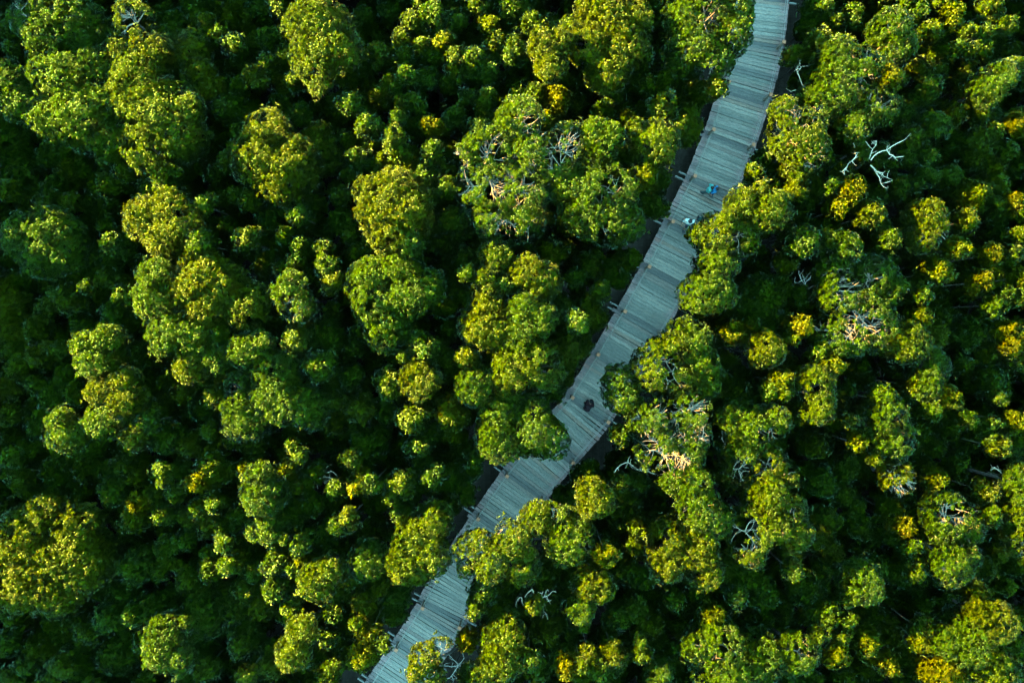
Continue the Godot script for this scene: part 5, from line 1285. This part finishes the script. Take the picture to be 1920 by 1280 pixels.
	young_tree("small golden young mangrove lower right of the green double mangrove", "o", 18.34, 5.43, 2.32, 0.53, 1.34)
	young_tree("small golden young mangrove upper left of the lone lit knob", "o", 9.35, 5.09, -0.29, 0.53, 1.3)
	young_tree("small yellow-lit young mangrove upper left of the right-edge yellow tree", "y", 20.22, 5.74, 4.36, 0.52, 1.35)
	young_tree("small golden young mangrove lower right of the yellow-capped mangrove", "o", -16.09, 4.74, 6.93, 0.54, 1.06)
	young_tree("small golden young mangrove left of the crowned lower mangrove", "o", -13.06, 5.74, 5.9, 0.52, 0.98)
	young_tree("small yellow-lit young mangrove upper left of the crowned lower mangrove", "y", -11.18, 5.23, 5.47, 0.53, 0.99)
	young_tree("small yellow-lit young mangrove upper right of the crowned lower mangrove", "y", -9.63, 4.9, 5.45, 0.54, 1.15)
	young_tree("small yellow-lit young mangrove left of the crowned lower mangrove, second one out", "y", -14.99, 4.64, 7.49, 0.54, 1.23)
	young_tree("small yellow-lit young mangrove lower right of the small twig star", "y", -7.43, 5.24, 6.3, 0.53, 1.13)
	young_tree("small golden young mangrove upper left of the tall lit column", "o", -8.96, 4.86, 9.26, 0.54, 1.04)
	young_tree("small yellow-lit young mangrove lower left of the stacked pair", "y", -11.06, 5.58, 13.87, 0.53, 1.12)
	young_tree("small yellow-lit young mangrove below the tall lit column", "y", -7.74, 4.59, 11.64, 0.54, 1.2)
	young_tree("small yellow-lit young mangrove right of the small twig star", "y", -5.85, 5.63, 5.92, 0.52, 1.22)
	young_tree("small yellow-lit young mangrove upper left of the lit cone mangrove", "y", -6.78, 5.79, 7.36, 0.52, 1.25)
	young_tree("small golden young mangrove lower left of the deck-bank yellow dome", "o", -4.67, 5.64, 9.62, 0.52, 1.29)
	young_tree("small golden young mangrove above the soft green mangrove", "o", 3.89, 5.95, 8.72, 0.52, 1.22)
	young_tree("small yellow-lit young mangrove below the small lit mangrove", "y", 3.23, 5.17, 13.15, 0.53, 1)
	young_tree("small golden young mangrove below the small lit mangrove", "o", 2.21, 5.75, 13.5, 0.52, 1.29)
	young_tree("small yellow-lit young mangrove right of the yellow bottom mangrove", "y", 0.74, 5.85, 13.16, 0.52, 1.07)
	young_tree("small yellow-lit young mangrove below the shaded cluster skirt", "y", 9.42, 5.61, 10.67, 0.52, 1.18)
	young_tree("small golden young mangrove above the bottom bright tree", "o", 8.45, 5.35, 11.43, 0.53, 1.1)
	young_tree("small yellow-lit young mangrove lower right of the right cluster mangrove", "y", 11.47, 6.24, 9.36, 0.51, 1.25)
	young_tree("small yellow-lit young mangrove upper right of the spiky bottom tree, nearest such one", "y", 13.76, 5.34, 12.33, 0.53, 1.03)
	young_tree("small golden young mangrove upper left of the golden corner tree", "o", 16.97, 5.83, 12.43, 0.52, 1.05)
	young_tree("small dark green young mangrove below the yellow-capped mangrove", "d", -18.69, 3.25, 4.8, 0.66, 1.05)
	young_tree("small dark green young mangrove upper left of the open-twigged mangrove", "d", -10.82, 3.84, -3.44, 0.65, 1.01)
	young_tree("small dark green young mangrove right of the big centre dome", "d", 2.17, 3.76, 1.45, 0.65, 1.3)
	young_tree("small dark green young mangrove above the sprawling olive tree", "d", 9.75, 4.27, 2.25, 0.64, 1.18)
	young_tree("small dark green young mangrove upper right of the green back-bank tree", "d", 8.49, 3.77, 0.01, 0.65, 1.08)
	young_tree("small dark green young mangrove right of the stacked pair", "d", -8.25, 3.78, 13.67, 0.65, 1.11)
	young_tree("small dark green young mangrove upper left of the huge lower-left dome", "d", -22.64, 3.08, 7.78, 0.66, 1.35)
	young_tree("small dark green young mangrove left of the lit egg-shaped mangrove", "d", 2.53, 3.65, 6.83, 0.65, 1.15)
	young_tree("small green young mangrove left of the yellow ridge mangrove, second one out", "m", -2.39, 4.42, -11.78, 0.59, 1.04)
	young_tree("small green young mangrove upper right of the yellow-tipped shaded dome", "m", -4.2, 4.72, -10.22, 0.59, 1.27)
	young_tree("small green young mangrove upper left of the tall yellow deckside tree", "m", 13.16, 4.63, -12.85, 0.59, 1.21)
	young_tree("small green young mangrove right of the thin grey-green mangrove", "m", 17.99, 4.61, -13.24, 0.59, 1.35)
	young_tree("small green young mangrove left of the upper-right split dome", "m", 19.81, 4.15, -11.26, 0.6, 0.99)
	young_tree("small green young mangrove lower right of the thin grey-green mangrove, nearest such one", "m", 17.7, 4.31, -11.75, 0.59, 1.14)
	young_tree("small green young mangrove lower left of the upper-right split dome, second one out", "m", 18.18, 4.81, -9.28, 0.58, 1.28)
	young_tree("small green young mangrove right of the dead white mangrove, second one out", "m", 18.03, 4.27, -7.97, 0.59, 1.29)
	young_tree("small green young mangrove lower right of the lone left dome", "m", -18.43, 4.25, -3.4, 0.59, 1.32)
	young_tree("small green young mangrove left of the paired knob", "m", -6.97, 4.25, 1.56, 0.59, 0.97)
	young_tree("small green young mangrove lower right of the shiny split knob", "m", 3.35, 4.1, -1.63, 0.6, 1.07)
	young_tree("small green young mangrove upper right of the dull back mangrove", "m", 11.73, 4.77, -3.34, 0.58, 1)
	young_tree("small green young mangrove lower right of the green back-bank tree", "m", 8.98, 4.24, 1.87, 0.59, 1.03)
	young_tree("small green young mangrove lower right of the yellow-capped mangrove", "m", -16.34, 4.1, 5.9, 0.6, 1.34)
	young_tree("small green young mangrove upper right of the yellow-faced bottom mangrove", "m", -14.39, 4.62, 13.23, 0.59, 1.18)
	young_tree("small green young mangrove upper left of the shadow dome", "m", -18.52, 4.09, 12.6, 0.6, 1.32)
	young_tree("small green young mangrove below the lit cone mangrove, nearest such one", "m", -5.85, 4.45, 10.76, 0.59, 1.1)
	young_tree("small green young mangrove upper right of the olive lower-right mangrove", "m", 15.55, 4.76, 9.59, 0.58, 1.3)
	young_tree("small yellow-lit young mangrove lower right of the yellow-streaked dome", "y", -8.93, 5.24, -5.33, 0.49, 1.13)
	young_tree("small yellow-lit young mangrove upper right of the neat dome", "y", -12.87, 5.5, -5.73, 0.48, 1.05)
	young_tree("small golden young mangrove left of the yellow ridge mangrove", "o", -2.99, 4.52, -12.9, 0.5, 1.26)
	young_tree("small golden young mangrove upper left of the yellow ridge mangrove", "o", -0.93, 4.39, -13.65, 0.5, 1.33)
	young_tree("small yellow-lit young mangrove above the yellow ridge mangrove", "y", 1.21, 5.05, -13.14, 0.49, 0.99)
	young_tree("small golden young mangrove above the yellow-crested dome", "o", -4.46, 5, -7.41, 0.49, 1.19)
	young_tree("small yellow-lit young mangrove upper right of the yellow-crested dome, second one out", "y", -3.3, 5.56, -7.87, 0.48, 1.2)
	young_tree("small yellow-lit young mangrove upper left of the pale-branched central giant", "y", -1.43, 5.08, -9.05, 0.49, 1.04)
	young_tree("small yellow-lit young mangrove below the deck-overhanging giant", "y", 8.6, 5.34, -10.69, 0.49, 1.1)
	young_tree("small yellow-lit young mangrove above the deck-corner mangrove, second one out", "y", 10.19, 5.29, -7.04, 0.49, 1.01)
	young_tree("small yellow-lit young mangrove above the deck-corner mangrove, nearest such one", "y", 10.24, 6.01, -6.07, 0.47, 1.03)
	young_tree("small yellow-lit young mangrove left of the neat dome", "y", -16.89, 5.36, -4.1, 0.48, 1.05)
	young_tree("small golden young mangrove lower right of the yellow-speckled dome, nearest such one", "o", 18.48, 5.82, -3.89, 0.48, 1.19)
	young_tree("small golden young mangrove left of the right-side bright dome", "o", 14.44, 5.64, 4.23, 0.48, 1.21)
	young_tree("small golden young mangrove above the right-edge yellow tree", "o", 21.05, 5.51, 3.35, 0.48, 1.03)
	young_tree("small yellow-lit young mangrove lower left of the crowned lower mangrove", "y", -12.22, 5.06, 8.52, 0.49, 0.95)
	young_tree("small yellow-lit young mangrove upper left of the tall lit column", "y", -8.79, 5.71, 8.42, 0.48, 1.08)
	young_tree("small yellow-lit young mangrove lower left of the huge lower-left dome", "y", -21.61, 4.58, 12.87, 0.5, 1.22)
	young_tree("small yellow-lit young mangrove upper left of the deck-bank yellow dome", "y", -4.66, 5.19, 7.21, 0.49, 1.02)
	young_tree("small yellow-lit young mangrove upper right of the glossy bottom mangrove", "y", 0.89, 5.53, 11.07, 0.48, 1.07)
	young_tree("small yellow-lit young mangrove lower left of the glossy bottom mangrove", "y", -0.82, 5.46, 12.51, 0.48, 1.03)
	young_tree("small yellow-lit young mangrove upper left of the glossy bottom mangrove", "y", -1.49, 5.42, 11.11, 0.48, 1.27)
	young_tree("small golden young mangrove right of the starburst mangrove", "o", 17.68, 5.67, 5.69, 0.48, 1.17)
	young_tree("small dark green young mangrove lower left of the tall oval mangrove", "d", -10.12, 3.83, -11.46, 0.6, 0.98)
	young_tree("small dark green young mangrove upper right of the tall oval mangrove", "d", -5.43, 3.23, -14.94, 0.61, 0.99)
	young_tree("small dark green young mangrove lower left of the two-horned mangrove", "d", -19.99, 3.2, 1.37, 0.61, 1.11)
	young_tree("small dark green young mangrove upper left of the crowned lower mangrove", "d", -13.14, 3.92, 4.62, 0.6, 1.17)
	young_tree("small green young mangrove left of the tall oval mangrove, second one out", "m", -10.79, 3.71, -13.46, 0.56, 1.21)
	young_tree("small green young mangrove right of the dull three-lobed mangrove", "m", -11.05, 4.55, -11.43, 0.54, 0.99)
	young_tree("small green young mangrove lower right of the left twin lumpy tree", "m", -17.45, 4.63, -7.96, 0.54, 1.02)
	young_tree("small green young mangrove lower left of the yellow-streaked dome", "m", -11.27, 4.78, -6.02, 0.54, 1.23)
	young_tree("small green young mangrove below the yellow-streaked dome", "m", -10.41, 4.39, -5.47, 0.55, 1.11)
	young_tree("small green young mangrove upper left of the yellow-tipped shaded dome", "m", -9.25, 4.13, -9.95, 0.55, 1.06)
	young_tree("small green young mangrove right of the tall oval mangrove", "m", -3.8, 4.19, -11.48, 0.55, 1.07)
	young_tree("small green young mangrove right of the yellow-tipped shaded dome", "m", -6.56, 4.73, -7.86, 0.54, 1.33)
	young_tree("small green young mangrove above the heart-shaped mangrove", "m", 4.48, 4.3, -10.82, 0.55, 1.07)
	young_tree("small green young mangrove lower left of the flat-topped green mangrove", "m", 4.86, 4.84, -7.83, 0.54, 1.18)
	young_tree("small green young mangrove below the flat-topped green mangrove", "m", 6.43, 4.25, -7.12, 0.55, 1.09)
	young_tree("small green young mangrove upper left of the pale-branched central giant", "m", -2.48, 4.23, -9.76, 0.55, 1.12)
	young_tree("small green young mangrove upper left of the thin grey-green mangrove", "m", 15.08, 3.8, -14.45, 0.56, 1.3)
	young_tree("small green young mangrove above the tall yellow deckside tree", "m", 14.39, 4.46, -12.77, 0.54, 1.35)
	young_tree("small green young mangrove upper right of the dead white mangrove, second one out", "m", 17.12, 4.09, -9.88, 0.55, 1.1)
	young_tree("small green young mangrove below the upper-right split dome, nearest such one", "m", 20.11, 4.77, -8.68, 0.54, 1.03)
	young_tree("small green young mangrove right of the dead white mangrove, nearest such one", "m", 17.1, 4.27, -8.05, 0.55, 1.24)
	young_tree("small green young mangrove below the upper-right split dome, third one out", "m", 20.89, 4.28, -7.5, 0.55, 1.03)
	young_tree("small green young mangrove above the yellow-speckled dome", "m", 17.73, 4.8, -7, 0.54, 0.95)
	young_tree("small green young mangrove lower left of the bare-centred yellow tree", "m", 10.87, 4.54, -7.92, 0.54, 1.31)
	young_tree("small green young mangrove below the bare-centred yellow tree", "m", 11.72, 4.8, -7.38, 0.54, 1.12)
	young_tree("small green young mangrove upper right of the two-horned mangrove", "m", -16.68, 4.48, -0.84, 0.54, 1.28)
	young_tree("small green young mangrove right of the dark left-edge mass", "m", -20.6, 3.63, -1.49, 0.56, 1.11)
	young_tree("small green young mangrove below the dark left-edge mass, nearest such one", "m", -22.24, 3.77, 0.4, 0.56, 1.3)
	young_tree("small green young mangrove left of the upright yellow mangrove", "m", -22.26, 3.63, 3.24, 0.56, 1.13)
	young_tree("small green young mangrove below the small lit knoll, nearest such one", "m", -14.08, 4.79, 2.21, 0.54, 1.02)
	young_tree("small green young mangrove lower left of the paired knob, nearest such one", "m", -5.59, 4.18, 3.03, 0.55, 0.96)
	young_tree("small green young mangrove lower left of the heavy yellow knob", "m", -2.48, 4.2, 4.12, 0.55, 1.17)
	young_tree("small green young mangrove right of the split centre dome, nearest such one", "m", 2.07, 4.53, -1.45, 0.54, 1.21)
	young_tree("small green young mangrove lower left of the dull back mangrove", "m", 10.05, 4.29, -1.54, 0.55, 1.31)
	young_tree("small green young mangrove below the dull back mangrove", "m", 11.18, 4.18, -0.77, 0.55, 0.99)
	young_tree("small green young mangrove lower right of the deck-corner mangrove", "m", 12.23, 4.27, -4.71, 0.55, 1.2)
	young_tree("small green young mangrove right of the green double mangrove, third one out", "m", 21.6, 4.82, 0.69, 0.54, 1.1)
	young_tree("small green young mangrove right of the green double mangrove, nearest such one", "m", 20.51, 4.39, 0.32, 0.55, 1.15)
	young_tree("small green young mangrove right of the green back-bank tree", "m", 9.25, 4.12, 0.86, 0.55, 1.01)
	young_tree("small green young mangrove left of the crowned lower mangrove", "m", -14.04, 4.36, 7.63, 0.55, 1.06)
	young_tree("small green young mangrove lower left of the crowned lower mangrove", "m", -13.26, 4.2, 8.06, 0.55, 1.16)
